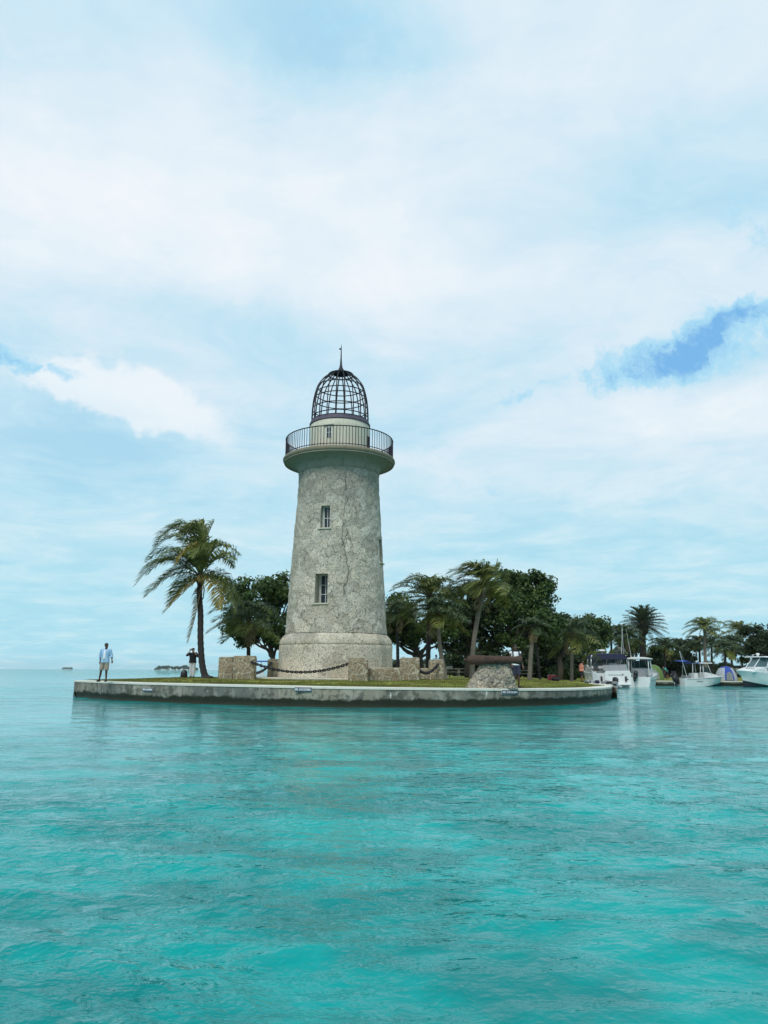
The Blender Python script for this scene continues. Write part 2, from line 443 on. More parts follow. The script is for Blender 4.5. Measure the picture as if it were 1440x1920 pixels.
M['leaf_dark'] = leaf_mat('dark_leaf', (.012, .025, .009), (.032, .060, .018), (.07, .10, .03))
M['leaf_light'] = leaf_mat('light_leaf', (.07, .10, .02), (.18, .21, .04), (.28, .28, .07))
M['frond'] = leaf_mat('palm_green', (.060, .092, .024), (.180, .205, .048), (.36, .33, .12), .4)
M['frond_yellow'] = leaf_mat('palm_yellow', (.13, .11, .022), (.33, .25, .045), (.42, .33, .10), .45)
M['frond_dark'] = leaf_mat('palm_dark', (.028, .052, .022), (.070, .108, .040), (.15, .18, .08), .4)
M['frond_olive'] = leaf_mat('palm_olive', (.07, .095, .020), (.18, .20, .045), (.30, .29, .09), .45)
M['frond_dry'] = leaf_mat('palm_dry', (.12, .10, .05), (.25, .20, .11), None, .7)
M['frond_date'] = leaf_mat('date_palm_green', (.035, .055, .028), (.080, .105, .050), (.14, .16, .08), .45)
M['palm_trunk'] = simple('palm_bark', (.15, .135, .11), .9, 0, .3, 6, .02, dirt=.4)
M['palm_trunk_dark'] = simple('palm_bark_dark', (.024, .021, .022), .9, 0, .35, 6, .02)
# ------------------------------------------------------------------ water
rng = np.random.default_rng(11)
def wave_field(X, Y, S):
    """sum of directional trochoidal wave trains; S = local mesh spacing (short trains fade out where the mesh is too coarse)"""
    Z = np.zeros_like(X); DX = np.zeros_like(X); DY = np.zeros_like(X)
    nW = 96
    lam = np.exp(rng.uniform(np.log(0.20), np.log(7.0), nW)); lam.sort()
    for i, L in enumerate(lam):
        th = math.radians(-97) + rng.normal(0, 0.32)
        slope = WAVE*(.74 if L > .6 else 1.15)
        if L > 1.3: slope *= .52
        if L > 2.6: slope *= .6
        k = 2*math.pi/L; a = slope/k
        ph = (X*math.cos(th)+Y*math.sin(th))*k + rng.uniform(0, 6.28)
        ph = ph + 0.9*np.sin((X*math.sin(th)-Y*math.cos(th))*k*0.17 + rng.uniform(0, 6.28)) \
                + 0.9*np.sin((X+Y*.6)*k*0.13 + rng.uniform(0, 6.28))
        fade = np.clip((L/np.maximum(S, 1e-4) - 2.5)/3.0, 0, 1)
        amp = np.clip(0.6 + 0.7*np.sin(X*0.31/L**.5+i) * np.sin(Y*0.27/L**.5+i*2.1), 0, 1.2)
        q = a*fade*amp
        Z += q*np.sin(ph)
        c = q*np.cos(ph)*(.35 if L > .6 else .08)
        DX -= c*math.cos(th)*-1; DY -= c*math.sin(th)*-1
    patch = np.clip(0.8+0.4*np.sin(X*.17+1+np.sin(Y*.21))*np.sin(Y*.13+.5*np.sin(X*.11)+2), .4, 1.2)
    # sheltered water in the lee of the quay, rougher out in the open
    lee = np.interp(Y, [6, 14, 20, 27, 29, 34, 40], [1.25, .85, .42, .24, .22, .4, .7])
    off = np.clip((np.abs(X+1.5)-9)/9, 0, 1)
    patch = patch*(lee+(np.maximum(lee, .58)-lee)*off)
    return Z*patch, DX*patch, DY*patch
WAVE = .037
rr = [1.2]
while rr[-1] < 70: rr.append(rr[-1]*1.0052)
while rr[-1] < 4600: rr.append(rr[-1]*1.03)
rr = np.array(rr)
az = np.concatenate([np.arange(-180, -44, 4.0), np.arange(-44, 44, 0.17), np.arange(44, 180, 4.0)])
A, RR = np.meshgrid(np.radians(az), rr)
X = RR*np.sin(A); Y = RR*np.cos(A)
daz = np.full_like(az, .17); daz[np.abs(az) >= 43.5] = 4.0
S = np.maximum(RR*np.radians(daz)[None, :], np.gradient(rr)[:, None])
Z, DX_, DY_ = wave_field(X, Y, S); X = X+DX_; Y = Y+DY_
nr, na = X.shape
V = np.stack([X.ravel(), Y.ravel(), Z.ravel()], 1)
V = np.vstack([V, [[0, 0, 0]]])
i, j = np.meshgrid(np.arange(nr-1), np.arange(na), indexing='ij')
j2 = (j+1) % na
Fq = np.stack([(i*na+j).ravel(), (i*na+j2).ravel(), ((i+1)*na+j2).ravel(), ((i+1)*na+j).ravel()], 1)[:, ::-1]
me = np_mesh('water', V, Fq, 4, True)
def water_mat():
    m, N, b = new_mat('turquoise_water'); co = N.coord()
    x, y, z = N.xyz(co)
    big = N.noise(N.com(N.m('MULTIPLY', x, .6), y, 0.0), .06, 4, .55)
    mid = N.noise(N.com(N.m('MULTIPLY', x, .7), y, 0.0), .75, 6, .62)
    c = N.mix(N.mr(big, .32, .68), (.0, .262, .252), (.0, .425, .402))
    c = N.mix(N.mr(mid, .40, .58, 0, .75), c, (.0, .160, .158))
    N.put(b.inputs['Base Color'], c)
    b.inputs['Roughness'].default_value = .03; b.inputs['IOR'].default_value = 1.333
    b.inputs['Specular IOR Level'].default_value = .5
    b.inputs['Specular Tint'].default_value = (.62, .95, 1.0, 1)
    dist = N.v('LENGTH', N.com(x, y, 0.0))
    r1 = N.noise(N.com(N.m('MULTIPLY', x, .55), N.m('MULTIPLY', y, 1.7), 0.0), 3.0, 4, .55)
    r2 = N.noise(N.com(N.m('MULTIPLY', x, .5), N.m('MULTIPLY', y, 1.9), 7.0), 1.1, 5, .55)
    r3 = N.noise(N.com(N.m('MULTIPLY', x, .6), N.m('MULTIPLY', y, 1.8), 7.0), 9.0, 3, .5)
    calm = N.mr(N.noise(N.com(x, y, 11.0), .16, 4, .6), .36, .62, .5, 1.3)
    h = N.m('ADD', N.m('MULTIPLY', r1, .036), N.m('MULTIPLY', r2, N.mr(dist, 10, 50, .03, .11)))
    h = N.m('ADD', h, N.m('MULTIPLY', r3, .012))
    chop = N.m('ABSOLUTE', N.m('SUBTRACT', N.noise(N.com(x, N.m('MULTIPLY', y, 1.2), 31.0), 3.4, 4, .55), .5))
    h = N.m('SUBTRACT', h, N.m('MULTIPLY', chop, N.mr(dist, 4, 26, .105, .026)))
    shel = N.m('SUBTRACT', 1.0, N.m('MULTIPLY', N.m('MULTIPLY', N.mr(y, 12, 26), N.mr(N.m('ABSOLUTE', N.m('ADD', x, 1.5)), 17, 8)), N.mr(y, 44, 32, 0, .62)))
    h = N.m('MULTIPLY', N.m('MULTIPLY', h, calm), shel)
    far = N.m('MULTIPLY', N.noise(N.com(x, N.m('MULTIPLY', y, 1.6), 17.0), .38, 6, .6), N.mr(dist, 50, 260, 0.0, .8))
    h = N.m('ADD', h, far)
    N.put(b.inputs['Normal'], N.bump(h, 1.0, 1.0))
    return m
water = tag(link_mesh('water', me, water_mat()), 'turquoise choppy sea in front of the island', kind='structure')

# ------------------------------------------------------------------ land: outline of the quay edge, from waterline pixels
front_px = [(140, 1307), (195, 1311.5), (250, 1315), (330, 1318), (400, 1320.5), (485, 1323), (568, 1325.5), (640, 1326.5), (700, 1327),
            (780, 1327), (850, 1326.7), (925, 1325.7), (1000, 1324), (1045, 1322.7), (1080, 1321.2), (1108, 1319), (1130, 1316.5), (1145, 1313), (1150, 1309)]
front = [at_z(u, v, 0.0) for u, v in front_px]
def zt_front(x): return float(np.interp(x, [-15.3, -4, 0, 5, 11], [.835, .795, .765, .715, .665]))
outline = [(p.x, p.y, zt_front(p.x)) for p in front]
nfront = len(outline)
outline += [(12.3, 41.5, .65), (13.2, 45, .62), (15.2, 54, .58), (17.6, 64, .55), (20.4, 76, .52), (22.5, 82.5, .50)]
ninner = len(outline)
outline += [(40, 82.0, .50), (60, 81.4, .50), (110, 80.0, .50)]
nfar = len(outline)
outline += [(130, 300, .5), (-2, 300, .5), (-1.0, 90, .5), (-2.5, 68, .55), (-6, 60, .6), (-11, 55, .65), (-15.2, 49.5, .72), (-16.3, 44.5, .80), (-15.75, 40.2, .82)]
OUT = [Vector((a, b)) for a, b, c in outline]
def inset(pts, ws):
    n = len(pts); r = []
    for i in range(n):
        e1 = (pts[i]-pts[i-1]).normalized(); e2 = (pts[(i+1) % n]-pts[i]).normalized()
        n1, n2 = Vector((-e1.y, e1.x)), Vector((-e2.y, e2.x))
        b = (n1+n2).normalized(); k = 1/max(b.dot(n1), .5)
        r.append(pts[i]+b*k*ws[i])
    return r
CW = [0.62]*nfar + [0.4]*(len(OUT)-nfar); 
for i in range(nfront-6, nfront+2): CW[i] = .8
for i in range(nfront+2, ninner): CW[i] = 1.0
INN = inset(OUT, CW)
def seg_d(p, a, b):
    ab = b-a; t = max(0, min(1, (p-a).dot(ab)/ab.length_squared)); return (p-(a+ab*t)).length, t
def ground_z(x, y):
    p = Vector((x, y)); best = (1e9, 0)
    for i in range(len(OUT)):
        dd, t = seg_d(p, OUT[i], OUT[(i+1) % len(OUT)])
        if dd < best[0]: best = (dd, outline[i][2]*(1-t)+outline[(i+1) % len(OUT)][2]*t)
    a = float(np.interp(y, [29, 33, 37.5, 40, 46, 60, 75, 90, 120], [.745, .80, .905, .935, .955, .90, .86, .86, .9]))
    xin = float(np.interp(y, [40, 54, 76, 82], [12, 15.2, 20.4, 22.5]))
    wR = min(1, max(0, (x-(xin-11))/9)) if y > 44 else 0
    if x > 22: wR = 1 if y < 90 else .5
    a = a*(1-wR)+.62*wR
    s = min(1, max(0, (best[0]-.5)/4.5)); s = s*s*(3-2*s)
    return (best[1]+.015)*(1-s)+a*s
def gz(x, y): return ground_z(x, y)

def inside(x, y, poly):
    c = False; n = len(poly)
    for i in range(n):
        a, b = poly[i], poly[i-1]
        if (a.y > y) != (b.y > y) and x < (b.x-a.x)*(y-a.y)/(b.y-a.y)+a.x: c = not c
    return c
pts = [p.copy() for p in INN]; n0 = len(pts)
# refine border
bpts = []
for i in range(n0):
    a, b = INN[i], INN[(i+1) % n0]; k = max(1, int((b-a).length/1.2)) if (b-a).length < 40 else int((b-a).length/8)
    for q in range(k): bpts.append(a.lerp(b, q/k))
grid = []
yy = 29.5
while yy < 298:
    st = .6 if yy < 50 else (1.5 if yy < 90 else 8)
    xx = -18.0
    xmax = 22 if yy < 80 else 128
    stx = st if yy < 80 else max(st, 4)
    while xx < xmax:
        g = Vector((xx+.1*math.sin(yy*7), yy))
        if inside(g.x, g.y, INN):
            if min(seg_d(g, bpts[q], bpts[(q+1) % len(bpts)])[0] for q in range(0, len(bpts))) > .3*st: grid.append(g)
        xx += stx
    yy += st
allp = bpts+grid
edges = [(i, (i+1) % len(bpts)) for i in range(len(bpts))]
vv, ee, ff, *_ = delaunay_2d_cdt(allp, edges, [], 1, 1e-4)
lv = [(p.x, p.y, ground_z(p.x, p.y)+(.02*noise.noise(Vector((p.x*.5, p.y*.5, 0))) if 30 < p.y < 90 else 0)) for p in vv]
mb = MB(); mb.add(lv, ff)
lawn = tag(mb.build('lawn', M['turf'], smooth=True), 'low green lawn behind the quay edge', kind='structure')

# grass blades along the visible lawn: uncountable
def blades(n, seed):
    rg = random.Random(seed); vs = []; fs = []
    c = 0; tries = 0
    while c < n and tries < n*6:
        tries += 1
        y = 29.4+(rg.random()**1.6)*18; x = rg.uniform(-17, 12)
        if not inside(x, y, INN): continue
        if (Vector((x, y))-TW2).length < 4.4: continue
        if noise.noise(Vector((x*.9, y*.9, 3))) < -.25 and rg.random() < .8: continue
        z = ground_z(x, y) if c % 1 == 0 else z
        for q in range(5):
            xx = x+rg.gauss(0, .05); yy = y+rg.gauss(0, .05)
            h = rg.uniform(.02, .055); a = rg.uniform(0, 6.28); wd = .009
            b = len(vs)
            vs += [(xx-wd*math.cos(a), yy-wd*math.sin(a), z-.01), (xx+wd*math.cos(a), yy+wd*math.sin(a), z-.01), (xx+rg.gauss(0, .02), yy+rg.gauss(0, .02), z+h)]
            fs.append((b, b+1, b+2))
        c += 1
    return np_mesh('grass', np.array(vs), np.array(fs), 3)

# seawall: a ring wall following the outline, with a proud pale coping as its part
def wall_strip(i0, i1, name, label, lip=.03, floor_z=-1.0, group=None):
    root = thing(name, label, 'seawall', (0, 0, 0))
    idx = list(range(i0, i1+1))
    P = []; Q = []; ZT = []
    for a, b in zip(idx[:-1], idx[1:]):
        k = max(1, int((OUT[b]-OUT[a]).length/.35)) if (OUT[b]-OUT[a]).length < 15 else int((OUT[b]-OUT[a]).length/1.2)
        for q in range(k):
            t = q/k; P.append(OUT[a].lerp(OUT[b], t)); Q.append(INN[a].lerp(INN[b], t)); ZT.append(outline[a][2]*(1-t)+outline[b][2]*t)
    P.append(OUT[idx[-1]]); Q.append(INN[idx[-1]]); ZT.append(outline[idx[-1]][2])
    mb = MB(); rows = 12; n = len(P); vs = []
    for r in range(rows+1):
        for i in range(n):
            nrm = (Q[i]-P[i]).normalized()
            z = floor_z+(ZT[i]-.075-floor_z)*r/rows
            # slight wear: undercut near the tide line
            und = .10*math.exp(-((z-.05)/.14)**2)+.02*noise.noise(Vector((P[i].x*1.3, P[i].y*1.3, z*3)))
            p = P[i]+nrm*und; vs.append((p.x, p.y, z))
    fs = [(r*n+i, r*n+i+1, (r+1)*n+i+1, (r+1)*n+i) for r in range(rows) for i in range(n-1)]
    mb.add(vs, fs); mb.build('wall_face', M['seawall'], root, smooth=True, fix=False)
    cb = MB(); vs = []
    for i in range(n):
        nrm = (Q[i]-P[i]).normalized(); o = P[i]-nrm*lip; w = .012*noise.noise(Vector((P[i].x, P[i].y, 9)))
        q = Q[i]+nrm*.06
        vs += [(P[i].x+nrm.x*.15, P[i].y+nrm.y*.15, ZT[i]-.085), (o.x, o.y, ZT[i]-.085), (o.x, o.y, ZT[i]-.012+w), (o.x+nrm.x*.02, o.y+nrm.y*.02, ZT[i]+w), (q.x, q.y, ZT[i]+.004)]
    fs = []
    for i in range(n-1):
        for k in range(4): fs.append((i*5+k, (i+1)*5+k, (i+1)*5+k+1, i*5+k+1))
    cb.add(vs, fs); cb.build('coping', M['coping'], root, fix=False)
    return root
wall_strip(0, nfront-1, 'seawall', 'long weathered concrete seawall with dark tide line running round the front of the lawn')
wall_strip(nfront-1, ninner-1, 'seawall', 'inner concrete seawall running back from the rounded right corner towards the moored boats')
wall_strip(ninner-1, nfar-1, 'seawall', 'far low concrete quay wall behind the moored boats')
wall_strip(len(OUT)-9, len(OUT)-1, 'seawall', 'back seawall facing open sea behind the lone palm')
# close the sharp left corner
OUTc = OUT; 
r_ = thing('seawall', 'short seawall end at the sharp left corner of the lawn', 'seawall')
mb = MB(); a, b = OUT[-1], OUT[0]; ia, ib = INN[-1], INN[0]
mb.add([(a.x, a.y, -1), (b.x, b.y, -1), (b.x, b.y, .76), (a.x, a.y, .745)], [(0, 1, 2, 3)]); mb.build('wall_face', M['seawall'], r_)
mb = MB(); mb.add([(a.x-.03, a.y, .745), (b.x-.03, b.y, .76), (b.x-.03, b.y, .835), (a.x-.03, a.y, .82), (ia.x+.05, ia.y, .826), (ib.x, ib.y, .84)], [(0, 1, 2, 3), (3, 2, 5, 4)])
mb.build('coping', M['coping'], r_, fix=False)

# footing step at the left end
# ------------------------------------------------------------------ lighthouse
TD = 43.0
tp = at_y(629.5, 1245, TD); TW2 = Vector((tp.x, tp.y)); TZ = .985
TRZ = math.atan2(tp.x, tp.y)*-1.0     # local -Y looks back at the boat
light = thing('lighthouse', 'tall tapering coral rock lighthouse with gallery railing and open iron dome', 'lighthouse', (tp.x, tp.y, TZ), TRZ)
def tz(v): return at_y(632, v, TD).z-TZ
def tr(hw, v):
    D = TD*math.cos(TRZ)
    p = at_y(632, v, TD); cz = (CM.transposed() @ (p-CAM)).z*-1
    r = hw*cz/F
    return r
prof_sh = [(95, 1190), (91.7, 1143), (88.5, 1094), (84.6, 1046), (81.2, 997), (77.5, 948.6), (75.0, 905), (74.6, 893)]
SH = sorted([(tz(v), tr(hw, v)) for hw, v in prof_sh])
shz = [a for a, b in SH]; shr = [b for a, b in SH]
def sh_r(z): return float(np.interp(z, shz, shr))
# plinth
zp1 = tz(1211); rp = tr(106.3, 1240)
def dense_lathe(prof, nseg, rough, seed, dzmax=.12):
    P = []
    for (r0, z0), (r1, z1) in zip(prof[:-1], prof[1:]):
        k = max(1, int(math.hypot(r1-r0, z1-z0)/dzmax))
        for q in range(k): P.append((r0+(r1-r0)*q/k, z0+(z1-z0)*q/k))
    P.append(prof[-1]); mb = MB(); mb.lathe(P, nseg)
    if rough:
        for i, (x, y, z) in enumerate(mb.v):
            rr_ = math.hypot(x, y)
            if rr_ > .01:
                d_ = rough*(noise.noise(Vector((x*1.3, y*1.3, z*1.3+seed)))+.6*noise.noise(Vector((x*4, y*4, z*4+seed))))
                mb.v[i] = (x*(1+d_/rr_), y*(1+d_/rr_), z)
    return mb
dense_lathe([(rp, -.3), (rp, zp1-.03), (rp-.03, zp1)], 160, .018, 1).build('plinth', M['plinth'], light, smooth=True)
r1, r2 = tr(105.2, 1205), tr(97.5, 1193)
dense_lathe([(rp-.10, zp1-.02), (r1, zp1+.004), (r1, tz(1205)), (r1-.05, tz(1201)), (r2+.03, tz(1194)), (r2-.10, tz(1190.5)), (r2-.3, tz(1190))], 160, .014, 3, .08).build('plinth_moulding', M['plinth'], light, smooth=True)
# shaft with window openings
def win_phi(uc, hw): return math.asin(max(-1, min(1, uc/hw)))
WIN = []
def add_win(u0, u1, v0, v1, axis_u, hw, depth, name, phi=None, wid=None):
    ph = win_phi((u0+u1)/2-axis_u, hw) if phi is None else phi
    z1, z0 = tz(v0), tz(v1); r = sh_r((z0+z1)/2)
    wd = wid or (u1-u0)*mpp((v0+v1)/2, TD-3)/max(math.cos(ph), .3)
    zc = CAM.z-TZ
    k = (TD-r)/TD                     # the front face stands nearer than the axis
    z0, z1 = zc+(z0-zc)*k, zc+(z1-zc)*k
    WIN.append(dict(phi=ph, w=wd, z0=z0, z1=z1, depth=depth, name=name))
add_win(602.5, 621, 947.5, 990, 634.3, 79, .40, 'upper')
add_win(592, 616, 1075, 1131, 632.2, 89.5, .72, 'lower')
add_win(708, 718, 1000, 1046, 0, 0, .30, 'side', phi=R(73), wid=.62)
TH = list(np.radians(np.arange(-180, 180, 1.8)))
for q in WIN:
    r = sh_r((q['z0']+q['z1'])/2); q['h'] = math.asin(q['w']/2/r)
    TH = [t for t in TH if abs(t-(q['phi']-q['h'])) > .012 and abs(t-(q['phi']+q['h'])) > .012]
    TH += [q['phi']-q['h'], q['phi']+q['h']]
TH = sorted(TH)
ZZ = list(np.linspace(shz[0], shz[-1], 150))
for q in WIN:
    for z in (q['z0'], q['z1']):
        ZZ = [t for t in ZZ if abs(t-z) > .035]; ZZ.append(z)
ZZ = sorted(ZZ)
def tpos(t, r, z): return Vector((r*math.sin(t), -r*math.cos(t), z))
mb = MB(); nT = len(TH)
for z in ZZ:
    for t in TH:
        p = tpos(t, sh_r(z), z)
        dd = .030*noise.noise(p*1.2)+.028*noise.noise(p*3.7)
        near = any(abs(t-q['phi']) < q['h']+.03 and q['z0']-.1 < z < q['z1']+.1 for q in WIN)
        r = sh_r(z)+(dd if not near else dd*.3)
        mb.v.append(tuple(tpos(t, r, z)))
for i in range(len(ZZ)-1):
    for k in range(nT):
        k2 = (k+1) % nT; tc = (TH[k]+TH[k2])/2 if k2 else math.pi; zc = (ZZ[i]+ZZ[i+1])/2
        if any(abs(tc-q['phi']) < q['h'] and q['z0'] < zc < q['z1'] for q in WIN): continue
        mb.f.append((i*nT+k, i*nT+k2, (i+1)*nT+k2, (i+1)*nT+k)); mb.mi.append(0)
for q in WIN:                          # reveals
    n_ = tpos(q['phi'], 1, 0); s_ = Vector((math.cos(q['phi']), math.sin(q['phi']), 0))
    ks = [k for k, t in enumerate(TH) if q['phi']-q['h']-1e-6 <= t <= q['phi']+q['h']+1e-6]
    zs = [i for i, z in enumerate(ZZ) if q['z0']-1e-6 <= z <= q['z1']+1e-6]
    def inner(idx):
        p = Vector(mb.v[idx]); return tuple(p-n_*(q['depth']+.25))
    loop = [(zs[0], k) for k in ks]+[(i, ks[-1]) for i in zs[1:]]+[(zs[-1], k) for k in reversed(ks[:-1])]+[(i, ks[0]) for i in reversed(zs[1:-1])]
    b = len(mb.v); ids = [i*nT+k for i, k in loop]; mb.v += [inner(x) for x in ids]
    for a in range(len(ids)):
        c = (a+1) % len(ids); mb.f.append((ids[a], ids[c], b+c, b+a)); mb.mi.append(0)
mb.build('shaft', M['tower'], light, smooth=False, fix=False)
# windows
def window(q, cols=2, rows=2, lower_panel=False):
    ph = q['phi']; n_ = tpos(ph, 1, 0); zc = (q['z0']+q['z1'])/2
    r0 = min(sh_r(q['z0']), sh_r(q['z1']))*math.cos(q['h'])-q['depth']+.05
    root = bpy.data.objects.new('window', None); col.objects.link(root); root.parent = light
    root.location = n_*r0+Vector((0, 0, zc)); root.rotation_euler = (0, 0, ph)
    W, H = q['w']+.06, q['z1']-q['z0']+.06; fw = .075
    g = MB(); g.box((0, .06, 0), (W-.02, .02, H-.02)); g.build('pane', M['pane'], root)
    f = MB()
    f.box((0, 0, H/2-fw/2), (W, .09, fw)); f.box((0, 0, -H/2+fw*.75), (W, .09, fw*1.5))
    for s in (-1, 1): f.box((s*(W/2-fw/2), 0, fw*.25), (fw, .088, H-fw*2.5))
    f2 = fw*.75
    for s in (-1, 1): f.box((s*(W/2-fw-f2/2), .02, 0), (f2, .05, H-fw*2))
    for c in range(1, cols):
        x = -W/2+fw+(W-2*fw)*c/cols; f.box((x, .03, 0), (.03, .035, H-fw*2))
    for c in range(1, rows):
        z = -H/2+fw+(H-2*fw)*c/rows; f.box((0, .032, z), (W-fw*2, .03, .03))
    f.build('frame', M['frame'], root)
    s = MB()
    zb = -H/2-.01
    s.prism([(-W/2-.10, -q['depth']-.12), (W/2+.04, -q['depth']-.12), (W/2-.03, -.02), (-W/2+.03, -.02)], 'z', zb-.02, zb+.05)
    s.build('sill', M['sill'], root, bevel=.01)
    return root
window(WIN[0], 2, 2); window(WIN[1], 2, 3); window(WIN[2], 2, 2)
# a dark lintel above the top opening, thin old crack filler
# cornice and gallery
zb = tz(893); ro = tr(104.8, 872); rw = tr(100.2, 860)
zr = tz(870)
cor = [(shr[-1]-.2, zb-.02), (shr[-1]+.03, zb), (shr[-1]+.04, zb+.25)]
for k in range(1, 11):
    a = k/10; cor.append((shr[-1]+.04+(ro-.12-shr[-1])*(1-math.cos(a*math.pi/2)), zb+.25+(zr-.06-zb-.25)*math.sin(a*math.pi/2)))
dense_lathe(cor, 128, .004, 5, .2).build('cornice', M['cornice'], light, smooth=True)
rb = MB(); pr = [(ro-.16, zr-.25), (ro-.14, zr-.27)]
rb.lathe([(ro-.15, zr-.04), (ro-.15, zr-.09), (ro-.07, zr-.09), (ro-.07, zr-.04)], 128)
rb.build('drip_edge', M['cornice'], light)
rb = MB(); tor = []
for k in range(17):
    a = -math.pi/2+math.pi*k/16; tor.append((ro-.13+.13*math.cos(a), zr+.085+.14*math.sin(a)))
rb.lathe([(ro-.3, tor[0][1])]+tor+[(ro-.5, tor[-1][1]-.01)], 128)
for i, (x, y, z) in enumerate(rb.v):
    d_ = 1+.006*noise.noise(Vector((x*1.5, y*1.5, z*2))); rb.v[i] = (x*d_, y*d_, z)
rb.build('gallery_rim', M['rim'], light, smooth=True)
zd = zr+.225
rb = MB(); rb.lathe([(ro-.45, zd-.02), (tr(50, 830), zd-.02)], 96); rb.build('gallery_deck', M['cornice'], light)
# railing
zrt = tz(828.5); rlh = zrt-zd
rail = bpy.data.objects.new('railing', None); col.objects.link(rail); rail.parent = light
def ring(r, z, t, n=120, flat=1.0): return MB().tube([(r*math.cos(2*math.pi*k/n), r*math.sin(2*math.pi*k/n), z) for k in range(n+1)], t, 6, cap=False)
ring(rw, zrt, .030).build('top_rail', M['iron'], rail, smooth=True)
ring(rw, zd+.10, .022).build('bottom_rail', M['iron'], rail, smooth=True)
bm_ = MB().tube([(0, 0, zd-.03), (0, 0, zrt)], .019, 5).mesh('baluster')
NB = 112; rest = MB()
for k in range(NB):
    a = -math.pi/2+2*math.pi*k/NB
    x, y = rw*math.cos(a), rw*math.sin(a)
    if abs(k-NB/2) <= 5.5 and sum(1 for _ in [0]): rest.tube([(x, y, zd-.03), (x, y, zrt)], .019, 5); continue
    o = link_mesh('baluster', bm_, M['iron'], rail); o.location = (x, y, 0); o.rotation_euler = (0, 0, a)
if rest.v:
    o = rest.build('balusters', M['iron'], rail); o['kind'] = 'stuff'
# lantern room
rl = tr(55.4, 815); zl1 = tz(801); zl0 = zd
dense_lathe([(rl, zl0-.05), (rl, zl1-.02), (rl-.03, zl1)], 96, .004, 8, .3).build('lantern_room_wall', M['lantern'], light, smooth=True)
# lantern window & lintel & door
def lw(uc, v0, v1, wpx, kind):
    axis = 638.3; ph = win_phi(uc-axis, 56); n_ = tpos(ph, 1, 0)
    zc = CAM.z-TZ; k = (TD-rl)/TD
    z1 = zc+(tz(v0)-zc)*k; z0 = zc+(tz(v1)-zc)*k
    wd = wpx*mpp(810, TD-rl)
    root = bpy.data.objects.new(kind, None); col.objects.link(root); root.parent = light
    root.location = n_*(rl-.02)+Vector((0, 0, (z0+z1)/2)); root.rotation_euler = (0, 0, ph)
    H = z1-z0
    MB().box((0, .0, 0), (wd, .06, H)).build('pane', M['pane'], root)
    f = MB()
    for s in (-1, 1): f.box((s*wd/2, -.015, 0), (.035, .08, H+.03))
    f.box((0, -.02, H/2), (wd, .085, .035)); f.box((0, -.02, 0), (wd, .06, .028)); f.box((0, -.025, 0), (.03, .05, H))
    f.build('frame', M['frame'] if kind == 'window' else M['iron'], root)
    if kind == 'window':
        MB().box((-.02, -.06, H/2+.16), (wd+.28, .14, .05)).build('lintel', M['sill'], root)
lw(619, 800.5, 819.5, 9.5, 'window')
lw(692, 806, 851, 12, 'door')
# lantern band + dome cage
rd = tr(53.8, 795)
MB().lathe([(rl-.15, tz(800.8)), (rl+.05, tz(800.5)), (rl+.05, tz(798)), (rd+.03, tz(796.5)), (rd+.03, tz(793.5)), (rd-.12, tz(793))], 96).build('dome_band', M['copper'], light)
dome_px = [(53.0, 793), (52.8, 780), (51.6, 764), (49.6, 750), (45.8, 735), (41.5, 724), (34.5, 714.5), (25.5, 706.8), (18, 701.5), (8, 699.8)]
DP = [(tr(h, v), tz(v)) for h, v in dome_px]
cage = bpy.data.objects.new('dome_cage', None); col.objects.link(cage); cage.parent = light
# smooth meridian
dzs = [z for r, z in DP]; 
mer = []
for k in range(len(DP)-1):
    for q in range(3):
        t = q/3; p0 = DP[max(k-1, 0)]; p1 = DP[k]; p2 = DP[k+1]; p3 = DP[min(k+2, len(DP)-1)]
        mer.append(tuple(.5*((2*p1[c])+(-p0[c]+p2[c])*t+(2*p0[c]-5*p1[c]+4*p2[c]-p3[c])*t*t+(-p0[c]+3*p1[c]-3*p2[c]+p3[c])*t**3) for c in (0, 1)))
mer.append(DP[-1])
ribm = MB().tube([(r, 0, z) for r, z in mer], .034, 6).mesh('rib', smooth=True)
for k in range(20):
    o = link_mesh('rib', ribm, M['iron'], cage); o.rotation_euler = (0, 0, 2*math.pi*(k+.5)/20)
zc = CAM.z-TZ
for vv_ in (765.5, 749.5, 735, 721, 710.5):
    # these rows are read on the near face: find the meridian point that projects there
    best = min(mer[:-1], key=lambda rz: abs(((rz[1]-zc)/(TD-rz[0]*.97))-((tz(vv_)-zc)/TD)))
    ring(best[0], best[1], .030, 60).build('ring', M['iron'], cage, smooth=True)
ring(tr(53, 793), tz(792.5), .04, 60).build('ring', M['iron'], cage, smooth=True)
ring(tr(23, 703.5), tz(703.5), .04, 40).build('ring', M['iron'], cage, smooth=True)
MB().lathe([(tr(15, 701), tz(702)), (tr(15.5, 701), tz(700.5)), (tr(9, 700), tz(699)), (tr(6.5, 699), tz(697.5)), (tr(5.6, 699), tz(696.5)), (tr(6.2, 698), tz(695)), (tr(4.8, 697), tz(692.5)), (tr(3.2, 697), tz(689.5)), (tr(2.0, 690), tz(683)), (tr(1.25, 680), tz(671)), (tr(.85, 660), tz(655)), (tr(.45, 650), tz(648)), (.001, tz(645))], 20).build('spire', M['iron'], light, smooth=True)
MB().box((-.05, 0, tz(654.5)), (.14, .02, .10), ry=.3).build('spire_vane', M['iron'], light)
